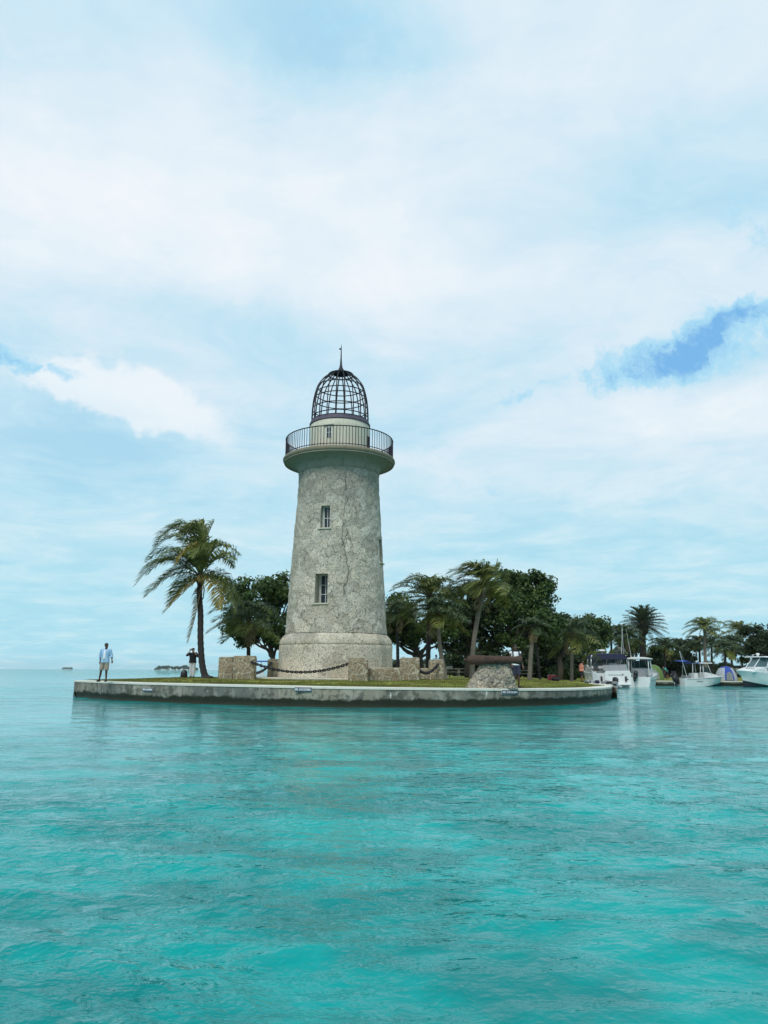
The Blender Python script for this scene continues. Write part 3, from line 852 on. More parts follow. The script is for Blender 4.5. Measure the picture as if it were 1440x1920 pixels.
# old vertical crack wandering down the facing
def crack(z0, z1, t0, t1, seed, r):
    cab = []; n = int(abs(z1-z0)/.07)
    for k in range(n+1):
        z = z0+(z1-z0)*k/n; w_ = .30*noise.noise(Vector((seed, 0, z*.75)))+.13*noise.noise(Vector((seed, 3, z*2.6)))+.05*noise.noise(Vector((seed, 5, z*8)))
        t = t0+(t1-t0)*k/n+w_/sh_r(z)
        cab.append(tpos(t, sh_r(z)+.012, z))
    MB().tube(cab, [r*(1+.5*noise.noise(Vector((seed, 7, k*.6)))) for k in range(len(cab))], 4).build('crack', M['iron'], light, smooth=True)
crack(zb-.3, tz(1125), R(10), R(8), 1.3, .011)
crack(tz(1010), tz(1040), R(11), R(2), 4.1, .009)
crack(tz(1005), tz(1038), R(9), R(18), 6.1, .009)
# pale round slab
sb = MB(); sb.lathe([(4.35, -.14), (4.35, .0), (4.25, .02), (.5, .02)], 40)
for i, (x, y, z) in enumerate(sb.v):
    if math.hypot(x, y) > 4: k = 1+.03*noise.noise(Vector((x*.6, y*.6, 2))); sb.v[i] = (x*k, y*k, z)
o = sb.build('stone_apron', M['slab']); o.location = (tp.x, tp.y, TZ-.01); tag(o, 'pale stone apron ringing the foot of the lighthouse', 'paving')

grass = link_mesh('grass', blades(15000, 4), leaf_mat('grass_blade', (.055, .065, .015), (.15, .16, .035), (.26, .22, .08), .7, .2))
tag(grass, 'short green and straw coloured grass covering the lawn', 'grass', kind='stuff')

# ------------------------------------------------------------------ stone piers and low walls
def stone_block(u0, u1, vt, vb, D, thick, name, label, cat='stone wall', rz=0.0, group=None, lean=0.0):
    x0, y0 = xy(u0, D); x1, y1 = xy(u1, D)
    pt = at_y((u0+u1)/2, vt, D)
    xc = (x0+x1)/2; g = gz(xc, D)-.06
    W, H = abs(x1-x0), pt.z-g
    root = thing(name, label, cat, (xc, D+thick/2, g), rz, group)
    mb = MB(); nx, ny, nz = max(2, int(W/.12)), max(2, int(thick/.12)), max(2, int(H/.12))
    bm = bmesh.new()
    bmesh.ops.create_cube(bm, size=1)
    bmesh.ops.scale(bm, vec=(W, thick, H), verts=bm.verts); bmesh.ops.translate(bm, vec=(0, 0, H/2), verts=bm.verts)
    bmesh.ops.subdivide_edges(bm, edges=[e for e in bm.edges], cuts=max(3, int(max(W, H)/.14)), use_grid_fill=True)
    so_ = Vector((xc*3.1, D*1.7, 0))
    for v in bm.verts:
        c_ = v.co.copy(); r_ = Vector((c_.x, c_.y, 0))
        n_ = noise.noise_vector((c_+so_)*2.2)*.022+noise.noise_vector((c_+so_)*6)*.014
        ex = (abs(c_.x) > W/2-.01)+(abs(c_.y) > thick/2-.01)+(c_.z > H-.01)
        if ex >= 2: n_ -= Vector((math.copysign(.02, c_.x), math.copysign(.02, c_.y), .02 if c_.z > H-.01 else 0))
        v.co += n_
    me = bpy.data.meshes.new('masonry'); bm.to_mesh(me); bm.free()
    o = link_mesh('masonry', me, M['rubble'], root)
    # mortar skim on the top
    t = MB().box((0, 0, H+.004), (W-.08, thick-.08, .025)); t.build('mortar_cap', M['slab'], root, bevel=.008)
    return root
W1 = stone_block(436, 477, 1230, 1274, 39.6, .75, 'stone_pier', 'mortared coral stone pier with the chain fixed to its right side, left of the lighthouse', 'stone pier')
stone_block(409, 436.5, 1232, 1273, 40.0, .6, 'stone_wall', 'short brown stone wall stub nearest the lone palm')
PC = stone_block(653, 690, 1233, 1277, 37.6, .8, 'stone_pier', 'square stone pier in front of the right side of the lighthouse, holding the chain end', 'stone pier')
stone_block(690.5, 752, 1252.5, 1276, 38.3, .5, 'stone_wall', 'low mortared stone wall between the two middle piers')
PR1 = stone_block(750, 787, 1233.5, 1275, 39.5, .8, 'stone_pier', 'taller stone pier just right of the lighthouse with a big dark stone in it', 'stone pier')
PR2 = stone_block(805, 832, 1237, 1274, 41.6, .8, 'stone_pier', 'rightmost narrow stone pier with the second short chain', 'stone pier')
stone_block(787.5, 806, 1253.5, 1271, 43.5, .4, 'stone_wall', 'low stone wall seen through the gap behind the short chain')
PB = stone_block(501, 545, 1236, 1268, 47.5, .7, 'stone_pier', 'rear stone pier half hidden behind the left side of the lighthouse', 'stone pier')

# ------------------------------------------------------------------ chains
def torus_link(L, wdt, t, n=14, k=6):
    path = []
    for i in range(n+1):
        a = 2*math.pi*i/n; x = math.cos(a)*wdt/2; z = math.sin(a)*wdt/2
        x += math.copysign((L-wdt)/2, math.cos(a)) if abs(math.cos(a)) > 1e-3 else 0
        path.append((x, 0, z))
    return MB().tube(path, t, k, cap=False)
def chain(p0, p1, sag, link, label, thick=.022):
    root = thing('chain', label, 'chain', p0, 0)
    p0, p1 = Vector(p0), Vector(p1); pts_ = []
    N_ = 400
    for i in range(N_+1):
        t = i/N_; p = p0.lerp(p1, t); p.z -= sag*4*t*(1-t); pts_.append(p-p0)
    me = torus_link(link*1.45, link*.80, thick).mesh('link', smooth=True)
    acc = 0; nxt = link*.5; k = 0
    for a, b in zip(pts_[:-1], pts_[1:]):
        l = (b-a).length; acc += l
        if acc >= nxt:
            o = link_mesh('link', me, M['chain'], root)
            d_ = (b-a).normalized(); q = d_.to_track_quat('X', 'Z')
            tw = Matrix.Rotation(math.pi/2*(k % 2)+.25, 3, 'X')
            o.matrix_local = Matrix.Translation(a) @ (q.to_matrix() @ tw).to_4x4()
            nxt += link; k += 1
    return root
c0 = at_y(472, 1241.5, 39.55); c1 = at_y(656, 1243.5, 37.75)
chain(c0, c1, .46, .125, 'long sagging black anchor chain hung across the front of the lighthouse between two stone piers', .026)
c0 = at_y(474, 1263, 41.0); c1 = at_y(509, 1242.5, 47.4)
chain(c0, c1, .16, .14, 'black chain running back from the left pier to the rear pier', .034)
c0 = at_y(783, 1254.5, 39.9); c1 = at_y(822, 1244, 41.5)
chain(c0, c1, .33, .13, 'short thick dark chain sagging between the two right hand piers', .034)

# ------------------------------------------------------------------ cannon on its rock pedestal
CX0, _ = xy(926, 31.6); CXY = (CX0, 32.35)
gy = gz(*CXY)
def rockpile():
    sc = mpp(1260, 31.4)
    W0, W1_, H = 101*sc, 50*sc, at_y(926, 1240, 31.7).z-gy
    bm = bmesh.new(); bmesh.ops.create_icosphere(bm, subdivisions=6, radius=1)
    for v in bm.verts:
        c = v.co.copy()
        # superellipsoid -> truncated pyramid
        z = max(-1, min(1, c.z*1.5)); s = max(abs(c.x), abs(c.y), .35) if False else (abs(c.x)**4+abs(c.y)**4)**.25
        hl = math.hypot(c.x, c.y)
        k = (1/s if s > 1e-4 else 1)*min(1, hl*1.45)
        hw = (W0*(1-(z+1)/2)+W1_*(z+1)/2)/2; hd = hw*.45
        x, y, zz = c.x*k*hw+(z+1)/2*7*sc, c.y*k*hd, (z+1)/2*H
        p = Vector((x, y, zz))
        cell = noise.cell_vector(p*3.3+Vector((5, 5, 5)))
        n_ = noise.noise_vector(p*2.2)*.075+noise.noise_vector(p*6)*.045+noise.noise_vector(p*14)*.018
        pv_ = p+noise.noise_vector(p*3)*.10
        vor_, _pts = noise.voronoi(pv_*5.2+Vector((2, 3, 1)))
        d_ = vor_[1]-vor_[0]
        crack = -.085*math.exp(-(d_/.12)**2)*(.4+.9*abs(noise.noise(p*2.0)))
        out = Vector((x, y, .2)).normalized()
        p = p+n_+out*crack+Vector((0, 0, .07*noise.noise(Vector((x*3, y*3, 4))))) * (1 if z > .6 else .2)
        v.co = Vector((p.x, p.y, max(p.z, -.05)))
    me = bpy.data.meshes.new('rock_pedestal'); bm.to_mesh(me); bm.free()
    return me
ped = link_mesh('rock_pedestal', rockpile(), M['rock']); ped.location = (CXY[0], CXY[1], gy-.02)
tag(ped, 'rough mortared rock pedestal carrying the old cannon', 'pedestal')
sc = mpp(1238, 32)
cz_ = at_y(928, 1237.5, 32).z
can = thing('cannon', 'rusty brown old cannon barrel lying on the rock pedestal', 'cannon', (xy(928, 32)[0], 32.0, cz_), R(-2.0))
prof = [(-52, .5), (-52, 4), (-50.5, 6.4), (-48, 8.2), (-44, 9.4), (-40, 9.9), (-37, 9.2), (-36, 9.6), (-22, 8.9), (-21, 9.4), (-19, 9.4), (-18, 8.5), (2, 8.0), (3, 8.5), (5, 8.5), (6, 7.7), (32, 7.0), (38, 7.2), (43, 8.3), (46.5, 9.0), (50, 8.7), (51, 7.6), (51, 4.2), (40, 4.0), (39.9, .3)]
mb = MB(); n = 28
for x, r in prof:
    for k in range(n):
        a = 2*math.pi*k/n; j = 1+.025*noise.noise(Vector((x*.12, math.cos(a)*1.5, math.sin(a)*1.5)))
        mb.v.append((x*sc, r*sc*.94*math.cos(a)*j, r*sc*.94*math.sin(a)*j))
for i in range(len(prof)-1):
    for k in range(n): mb.f.append((i*n+k, i*n+(k+1) % n, (i+1)*n+(k+1) % n, (i+1)*n+k)); mb.mi.append(0)
mb.build('barrel', M['rust'], can, smooth=True, auto=R(40))
MB().ell((-55*sc, 0, 0), (3*sc, 3*sc, 3*sc)).build('cascabel', M['rust'], can, smooth=True)
for s in (-1, 1): MB().tube([(0, s*5*sc, -1*sc), (0, s*13*sc, -1*sc)], 2.6*sc, 12).build('trunnion', M['rust'], can, smooth=True)

# ------------------------------------------------------------------ NO DOCKING signs
M['navy'] = simple('navy_sign', (.010, .011, .05), .5)
M['white'] = simple('white_paint', (.78, .79, .78), .45, 0, .06, 5)
GL = {'N': [((0, 0), (0, 1)), ((0, 1), (.8, 0)), ((.8, 0), (.8, 1))], 'O': 'o', 'D': [((0, 0), (0, 1)), ((0, 1), (.5, 1)), ((.5, 1), (.8, .7)), ((.8, .7), (.8, .3)), ((.8, .3), (.5, 0)), ((.5, 0), (0, 0))],
      'C': [((.8, .8), (.5, 1)), ((.5, 1), (.15, .85)), ((.15, .85), (0, .5)), ((0, .5), (.15, .15)), ((.15, .15), (.5, 0)), ((.5, 0), (.8, .2))],
      'K': [((0, 0), (0, 1)), ((0, .4), (.75, 1)), ((.25, .6), (.8, 0))], 'I': [((.15, 0), (.15, 1))],
      'G': [((.8, .8), (.5, 1)), ((.5, 1), (.15, .85)), ((.15, .85), (0, .5)), ((0, .5), (.15, .15)), ((.15, .15), (.5, 0)), ((.5, 0), (.8, .2)), ((.8, .2), (.8, .45)), ((.8, .45), (.5, .45))]}
GL['O'] = [((.4, 1), (.1, .8)), ((.1, .8), (0, .5)), ((0, .5), (.1, .2)), ((.1, .2), (.4, 0)), ((.4, 0), (.7, .2)), ((.7, .2), (.8, .5)), ((.8, .5), (.7, .8)), ((.7, .8), (.4, 1))]
SERIF = {'N': [(0, 0), (0, 1), (.8, 1)], 'D': [(0, 0), (0, 1)], 'K': [(0, 0), (0, 1), (.8, 0), (.75, 1)], 'I': [(.15, 0), (.15, 1)]}
def lettering(text, W, H):
    adv = sum(.62 if c == 'I' else (.55 if c == ' ' else 1.15) for c in text); k = W/adv
    mb = MB(); x = -W/2+k*.15
    for c in text:
        if c == ' ': x += .55*k; continue
        for a, b in GL[c]:
            p, q = Vector((x+a[0]*k, (a[1]-.5)*H)), Vector((x+b[0]*k, (b[1]-.5)*H))
            d_ = (q-p); L = d_.length; wv = .017 if abs(d_.y) > abs(d_.x)*.5 else .010
            nn = Vector((-d_.y, d_.x)).normalized()*wv/2; e = d_.normalized()*.004
            mb.prism([tuple(p-nn-e), tuple(q-nn+e), tuple(q+nn+e), tuple(p+nn-e)], 'y', -.006, 0)
        for sx, sy in SERIF.get(c, []):
            px_, py_ = x+sx*k, (sy-.5)*H
            mb.box((px_, -.004, py_+(-.006 if sy else .006)), (.04, .0065, .008))
        x += (.62 if c == 'I' else 1.15)*k
    return mb
def quay_sign(u0, u1, v0, v1, label, lw_=.9):
    uc = (u0+u1)/2; vc = (v0+v1)/2
    # find the wall point under this column
    best = None
    for i in range(nfront-1):
        a, b = OUT[i], OUT[i+1]
        for q in range(20):
            p = a.lerp(b, q/20); d_ = CM.transposed() @ (Vector((p.x, p.y, .6))-CAM)
            uu = 720+F*d_.x/-d_.z
            if best is None or abs(uu-uc) < best[0]: best = (abs(uu-uc), p, (b-a).normalized(), -d_.z)
    _, p, t, dep = best
    nrm = Vector((t.y, -t.x))
    z = at_y(uc, vc, p.y).z
    W, H = (u1-u0)*dep/F, (v1-v0)*dep/F
    W /= max(.3, abs(nrm.normalized().dot(Vector((-p.x, -p.y)).normalized())))
    root = thing('sign', label, 'sign', (p.x+nrm.x*.05, p.y+nrm.y*.05, z), math.atan2(t.y, t.x), 'no docking signs on the seawall')
    MB().box((0, 0, 0), (W, .02, H)).build('plate', M['navy'], root)
    MB().box((0, .012, 0), (W+.014, .016, H+.014)).build('plate_edge', M['white'], root)
    o = lettering('NO DOCKING', W*.92, H*.50).build('lettering', M['white'], root, fix=True); o.location = (0, -.0115, 0)
    return root
quay_sign(553, 585, 1289, 1296.5, 'navy NO DOCKING sign on the seawall directly below the lighthouse')
quay_sign(941, 971, 1294, 1301.5, 'navy NO DOCKING sign on the seawall below the cannon')
quay_sign(269.5, 287, 1289.5, 1296, 'small dark sign on the left seawall between the standing man and the lone palm')
# ------------------------------------------------------------------ palms
WIND = Vector((-1.0, .25, 0))
def bez(p0, p1, p2, n):
    return [p0*(1-t)**2+p1*2*t*(1-t)+p2*t*t for t in [i/n for i in range(n+1)]]
def frond_mesh(p0, p1, p2, leaf, rg, wind=.5, droop=.6, pairs=46, wd=.045, stiff=False, ragged=.1):
    """one feather frond along a quadratic curve; leaflets as narrow bent strips"""
    p0, p1, p2 = Vector(p0), Vector(p1), Vector(p2)
    path = bez(p0, p1, p2, 14); mb = MB()
    mb.tube(path, [max(.035*(1-i/15)**1.2, .006) for i in range(15)], 4)
    def pos(t): return p0*(1-t)**2+p1*2*t*(1-t)+p2*t*t
    for i in range(pairs):
        t = .13+.87*(i+.5)/pairs
        p = pos(t); tan = ((p1-p0)*(1-t)*2+(p2-p1)*2*t).normalized()
        side = tan.cross(Vector((0, 0, 1)))
        side = side.normalized() if side.length > .05 else Vector((1, 0, 0))
        up = side.cross(tan).normalized()
        ln = leaf*(math.sin(math.pi*min(.97, .22+.62*t))**.8)*(1 if t < .82 else 1-.55*(t-.82)/.18)
        for s in (-1, 1):
            if rg.random() < ragged: continue
            L = ln*rg.uniform(.7, 1.15); dj = rg.uniform(.5, 1.5)
            d0 = side*s*(1.0-.35*t)+tan*(.35+.5*t)+up*(.22 if not stiff else .5)
            d0 = (d0+WIND*wind*.5+Vector((rg.gauss(0, .13), rg.gauss(0, .13), rg.gauss(0, .10)))).normalized()
            d1 = (d0*(.55 if not stiff else 1.2)+WIND*wind*.7+Vector((rg.gauss(0, .12), rg.gauss(0, .12), -droop*dj))).normalized()
            a = p; b = p+d0*L*.5; c = b+d1*L*.5
            nrm = d0.cross(up); nrm = nrm.normalized() if nrm.length > .05 else side
            ww = nrm*wd*.5
            if abs(nrm.dot(tan)) < .3: ww = (nrm*.6+tan*.4).normalized()*wd*.5
            k = len(mb.v)
            mb.v += [tuple(a-ww*.6), tuple(a+ww*.6), tuple(b+ww), tuple(b-ww), tuple(c)]
            mb.f += [(k, k+1, k+2, k+3), (k+3, k+2, k+4)]; mb.mi += [0, 0]
    return mb.mesh('frond', fix=False)
def trunk_obj(path, r0, r1, mat, root, ringy=True, name='trunk', flare=1.7):
    P = [Vector(p) for p in path]; n = 40
    # resample with Catmull-Rom
    Q = []
    for i in range(n+1):
        t = i/n*(len(P)-1); k = min(int(t), len(P)-2); f = t-k
        a, b, c, d_ = P[max(k-1, 0)], P[k], P[k+1], P[min(k+2, len(P)-1)]
        Q.append(.5*((2*b)+(c-a)*f+(2*a-5*b+4*c-d_)*f*f+(-a+3*b-3*c+d_)*f**3))
    R_ = []
    for i in range(n+1):
        t = i/n; r = r0+(r1-r0)*t
        if t < .08: r *= 1+(flare-1)*(1-t/.08)**1.5
        if ringy: r *= 1+.05*(1 if i % 2 else -1)
        R_.append(r)
    return MB().tube(Q, R_, 12).build(name, mat, root, smooth=True)
def gen_fronds(n, L, rg, spread=1.0, lo=-.55, hi=1.35, wind=.5):
    out = []
    for i in range(n):
        az_ = i*2.399963+rg.uniform(-.25, .25); el = lo+(hi-lo)*(((i+.5)/n)**.8)+rg.uniform(-.08, .08)
        Lf = L*rg.uniform(.85, 1.1)*(1 if el > 0 else .9)
        dr = Vector((math.cos(az_), math.sin(az_), 0))
        d0 = dr*math.cos(el)+Vector((0, 0, math.sin(el)))
        p1 = d0*Lf*.55
        dn = (dr*.8+WIND*wind*.75).normalized() if (dr*.8+WIND*wind*.75).length > .2 else dr
        p2 = p1+dn*Lf*.42*spread+Vector((0, 0, -Lf*(.34-.12*math.sin(el))))
        out.append((p1, p2, el))
    return out
def palm(label, u, D, v_crown, u_crown, L, n, seed, mat='frond', group=None, r=(.17, .11), wind=.5, bend=None, leaf=None, tm='palm_trunk',
         parts=True, name='coconut_palm', date=False, yellow=.12, base_z=None, droop=.6, lo=-.55, hi=1.35, dry=2, wd=.075, pairs=34):
    rg = random.Random(seed)
    x, y = xy(u, D); z = gz(x, y) if base_z is None else base_z
    root = thing(name, label, 'palm tree', (x, y, z), 0, group)
    c = at_y(u_crown, v_crown, D)-Vector((x, y, z))
    b = bend if bend is not None else 0
    path = [Vector((0, 0, -.15)), Vector((c.x*.25+b, 0, c.z*.33)), Vector((c.x*.62+b, 0, c.z*.68)), c]
    trunk_obj(path, r[0], r[1], M[tm], root)
    leaf = leaf or L*.36
    fr = gen_fronds(n, L, rg, wind=wind, lo=lo, hi=hi)
    cb = MB()
    for i, (p1, p2, el) in enumerate(fr):
        m_ = mat
        if el < .1 and rg.random() < yellow*3: m_ = 'frond_olive'
        me = frond_mesh(c, c+p1, c+p2, leaf, rg, wind, droop, pairs, wd, ragged=.16)
        if parts: link_mesh('frond', me, M[m_], root)
        else:
            b_ = len(cb.v); cb.v += [tuple(v.co) for v in me.vertices]; cb.f += [tuple(b_+q for q in p.vertices) for p in me.polygons]; cb.mi += [0]*len(me.polygons)
            bpy.data.meshes.remove(me)
    for k in range(dry):
        a = rg.uniform(0, 6.28); p1 = Vector((math.cos(a)*.5, math.sin(a)*.5, -.2))*L*.5; p2 = Vector((math.cos(a)*.35, math.sin(a)*.35, -1))*L*.62
        me = frond_mesh(c, c+p1, c+p2, leaf*.7, rg, wind*.5, 1.2, 26, wd*.8, ragged=.35)
        if parts: link_mesh('frond', me, M['frond_dry'], root)
        else: bpy.data.meshes.remove(me)
    if not parts: cb.build('crown', M[mat], root, fix=False)
    # crown heart: leaf bases
    MB().ell(c, (r[1]*1.5, r[1]*1.5, r[1]*2.6)).build('crown_heart', M['bark'], root, smooth=True)
    return root

# the lone palm, frond by frond
x, y = xy(383, 42.6); z = gz(x, y)
lone = thing('coconut_palm', 'tall lone wind-bent coconut palm with yellowing fronds standing left of the lighthouse', 'palm tree', (x, y, z))
def L_(u, v, dy=0.0): return at_y(u, v, 42.6+dy)-Vector((x, y, z))
trunk_obj([L_(386, 1274), L_(379, 1245), L_(376, 1200), L_(376, 1150), L_(374, 1118), L_(375.5, 1086)], .185, .145, M['palm_trunk_dark'], lone, flare=2.6)
lr = random.Random(5)
cu, cv = 376, 1083
spec = [ # tip du, dv(up), ctrl du, dv, depth, colour
 (-86, 58, -30, 148, .6, 'frond'), (-66, 78, -8, 150, -.5, 'frond'), (26, 106, 2, 62, .3, 'frond'), (-38, 70, 14, 150, -1.0, 'frond'), (-20, 95, 18, 120, .9, 'frond'),
 (-122, -14, -55, 78, -.6, 'frond'), (-104, -36, -45, 30, .4, 'frond'), (-70, -67, -14, -8, -.9, 'frond_yellow'), (74, 44, 22, 92, -.4, 'frond'), (62, 22, 36, 60, .7, 'frond'),
 (80, -50, 46, 16, .3, 'frond'), (36, -58, 40, 12, -.9, 'frond_yellow'), (-24, -122, -4, -66, -.3, 'frond_dry'), (-44, 26, -4, 96, -1.6, 'frond_yellow'), (-102, 30, -36, 92, .8, 'frond'),
 (-100, 6, -30, 80, 1.4, 'frond'), (-14, 40, 8, 88, -2.0, 'frond'), (-60, 96, -4, 110, 1.6, 'frond'), (58, -20, 36, 30, 1.8, 'frond'), (-50, -40, -24, 20, 2.0, 'frond'), (10, 44, 30, 96, -1.2, 'frond'), (4, 108, -10, 70, 1.2, 'frond'), (-76, 40, -20, 70, -1.6, 'frond'), (46, 60, 10, 80, 1.4, 'frond'), (-92, 44, -26, 128, -.9, 'frond_olive'), (-112, 8, -60, 62, -1.1, 'frond_olive'), (-84, -22, -40, 44, -.6, 'frond_olive'), (-58, -52, -22, 4, .9, 'frond_olive'), (66, 34, 40, 66, -.8, 'frond_olive'), (66, -64, 52, 10, -.4, 'frond_olive'), (-36, 84, 10, 130, .2, 'frond')]
for tu, tv, du, dv, dd, mt in spec:
    me = frond_mesh(L_(cu, cv), L_(cu+du, cv-dv, dd*.5), L_(cu+tu, cv-tv, dd), 1.12 if mt != 'frond_dry' else .6, lr, .6, .75, 54, .062, ragged=.10)
    link_mesh('frond', me, M[mt], lone)
M['coconut'] = simple('coconut_husk', (.30, .19, .05), .6, 0, .3, 3)
for k in range(9):
    a = lr.uniform(0, 6.28); p = L_(cu+lr.uniform(-7, 13), cv+lr.uniform(-3, 9), lr.uniform(-.4, .25))
    MB().ell(p, (.10, .10, .13), 8).build('coconut', M['coconut'], lone, smooth=True)
MB().ell(L_(cu, cv+2), (.26, .26, .40)).build('crown_heart', M['bark'], lone, smooth=True)
sp = MB().tube([L_(cu+3, cv+8, -.3), L_(cu+7, cv+22, -.3), L_(cu+5, cv+38, -.3), L_(cu+1, cv+46, -.2)], [.04, .035, .03, .02], 6); sp.build('flower_stalk', M['bark'], lone)

palm('dark coconut palm rising behind the left stone pier in front of a leafy tree', 466, 48.5, 1160, 466, 2.75, 20, 21, 'frond_dark', r=(.14, .10), tm='palm_trunk_dark', wind=.55, yellow=.3)
palm('bushy coconut palm with a dark trunk, first palm right of the lighthouse piers', 802, 51, 1118, 806, 3.2, 26, 22, 'frond', r=(.17, .13), tm='palm_trunk_dark', wind=.15, yellow=.35, hi=1.5, droop=.35, leaf=1.0)
palm('coconut palm with a pale leaning trunk beside the rightmost stone pier', 836, 47.5, 1150, 822, 2.3, 20, 23, 'frond_dark', r=(.15, .10), wind=.4, yellow=.4, bend=-.15)
palm('tallest right hand coconut palm blown to the left, its pale trunk leaning behind the cannon', 884, 50, 1092, 911, 3.0, 26, 24, 'frond', r=(.17, .13), wind=.95, bend=-.12, hi=1.45)
palm('slim dark coconut palm close to the right edge of the lighthouse', 746, 57, 1150, 745, 2.3, 16, 25, 'frond_dark', r=(.13, .10), tm='palm_trunk_dark', wind=.4)
palm('grey trunked coconut palm standing just behind the man in the white vest', 992, 52, 1176, 1000, 1.6, 12, 26, 'frond_dark', yellow=0, r=(.16, .12), wind=.5, tm='palm_trunk')
palm('short coconut palm with hanging fronds left of the salmon shirted man', 1071, 66, 1186, 1074, 2.9, 20, 27, 'frond_dark', r=(.15, .11), wind=.4, yellow=.4, lo=-.9)
palm('thin curved coconut palm between the grey trunked palm and the red cooler', 1012, 70, 1185, 1002, 1.5, 10, 28, 'frond_dark', yellow=0, r=(.11, .09), tm='palm_trunk_dark')
G2 = 'palms behind the moored boats'
palm('thin coconut palm in front of the pale gabled building', 1170, 93, 1187, 1168, 2.6, 16, 31, 'frond_dark', G2, wind=.3, tm='palm_trunk_dark', lo=-.2)
palm('coconut palm leaning beside the thick date palm trunk', 1181, 92, 1196, 1179, 2.6, 16, 32, 'frond_dark', G2, wind=.3, tm='palm_trunk_dark', lo=-.3, yellow=.3)
palm('low coconut palm left of the pale gabled building', 1147, 97, 1188, 1146, 2.3, 16, 33, 'frond_dark', G2, wind=.3, tm='palm_trunk_dark')
palm('tall slim coconut palm rising above the blue canopy boat', 1323, 92, 1176, 1321, 2.65, 22, 34, 'frond', G2, wind=.35, r=(.20, .15), yellow=.5)
palm('dark coconut palm just right of the date palm', 1247, 94, 1212, 1245, 2.6, 18, 35, 'frond_dark', G2, wind=.3, tm='palm_trunk_dark')
palm('short coconut palm left of the tall slim one', 1313, 98, 1206, 1311, 2.4, 16, 36, 'frond_dark', G2, wind=.3, tm='palm_trunk_dark')
palm('short coconut palm just right of the tall slim one', 1335, 98, 1208, 1334, 2.5, 18, 37, 'frond_dark', G2, wind=.3, tm='palm_trunk_dark')
palm('dark coconut palm rising behind the blue and white tent', 1359, 86.5, 1215, 1360, 2.3, 18, 38, 'frond_dark', G2, wind=.3, tm='palm_trunk_dark', lo=-.9)
palm('coconut palm behind the bow of the rightmost boat', 1372, 99, 1205, 1372, 2.2, 16, 39, 'frond_dark', G2, wind=.3, tm='palm_trunk_dark')
palm('coconut palm whose fronds blow out above the right hand trees', 1393, 108, 1184, 1386, 3.4, 18, 40, 'frond', G2, wind=.6)

# date palm: many stiff fronds in a full ball
def date_palm():
    rg = random.Random(77); D = 97
    x, y = xy(1208, D); z = gz(x, y)
    root = thing('date_palm', 'big date palm with a thick trunk and full round crown behind the boats', 'palm tree', (x, y, z))
    c = at_y(1206, 1170, D)-Vector((x, y, z))
    trunk_obj([Vector((0, 0, -.2)), Vector((0, 0, c.z*.3)), Vector((0, 0, c.z*.7)), c-Vector((0, 0, .3))], .46, .42, M['palm_trunk_dark'], root, flare=1.25)
    MB().ell(c-Vector((0, 0, .6)), (.62, .62, .9)).build('crown_heart', M['bark'], root, smooth=True)
    n = 66
    for i in range(n):
        a = i*2.399963; el = -.75+2.2*((i+.5)/n); Lf = 3.15*rg.uniform(.88, 1.08)
        dr = Vector((math.cos(a), math.sin(a), 0)); d0 = dr*math.cos(el)+Vector((0, 0, math.sin(el)))
        p1 = c+d0*Lf*.55; p2 = p1+(d0*.6+dr*.5).normalized()*Lf*.42+Vector((0, 0, -Lf*.16))
        me = frond_mesh(c, p1, p2, 0.62, rg, .02, .15, 26, .085, stiff=True, ragged=.03)
        link_mesh('frond', me, M['frond_date'], root)
date_palm()

# ------------------------------------------------------------------ broadleaf trees
def leaves_np(centers, radii, per, size, rg):
    """leaf-sized quads scattered through clumps"""
    n = len(centers)*per
    C = np.repeat(np.array(centers), per, 0); Rr = np.repeat(np.array(radii), per)
    dv = rg.normal(size=(n, 3)); dv /= np.linalg.norm(dv, axis=1)[:, None]
    rad = Rr*(rg.random(n)**.45)
    P = C+dv*rad[:, None]*np.array([1, 1, .72])
    nrm = dv*.55+rg.normal(size=(n, 3))*.55+np.array([0, 0, .45]); nrm /= np.linalg.norm(nrm, axis=1)[:, None]
    t = np.cross(nrm, rg.normal(size=(n, 3))); t /= np.linalg.norm(t, axis=1)[:, None]
    b = np.cross(nrm, t)
    s = size*rg.uniform(.6, 1.25, n)[:, None]
    V = np.stack([P-t*s*.62, P-b*s*.36+t*s*.05, P+t*s*.62, P+b*s*.36+t*s*.05], 1).reshape(-1, 3)
    F_ = np.arange(n*4).reshape(n, 4)
    return np_mesh('crown', V, F_, 4)
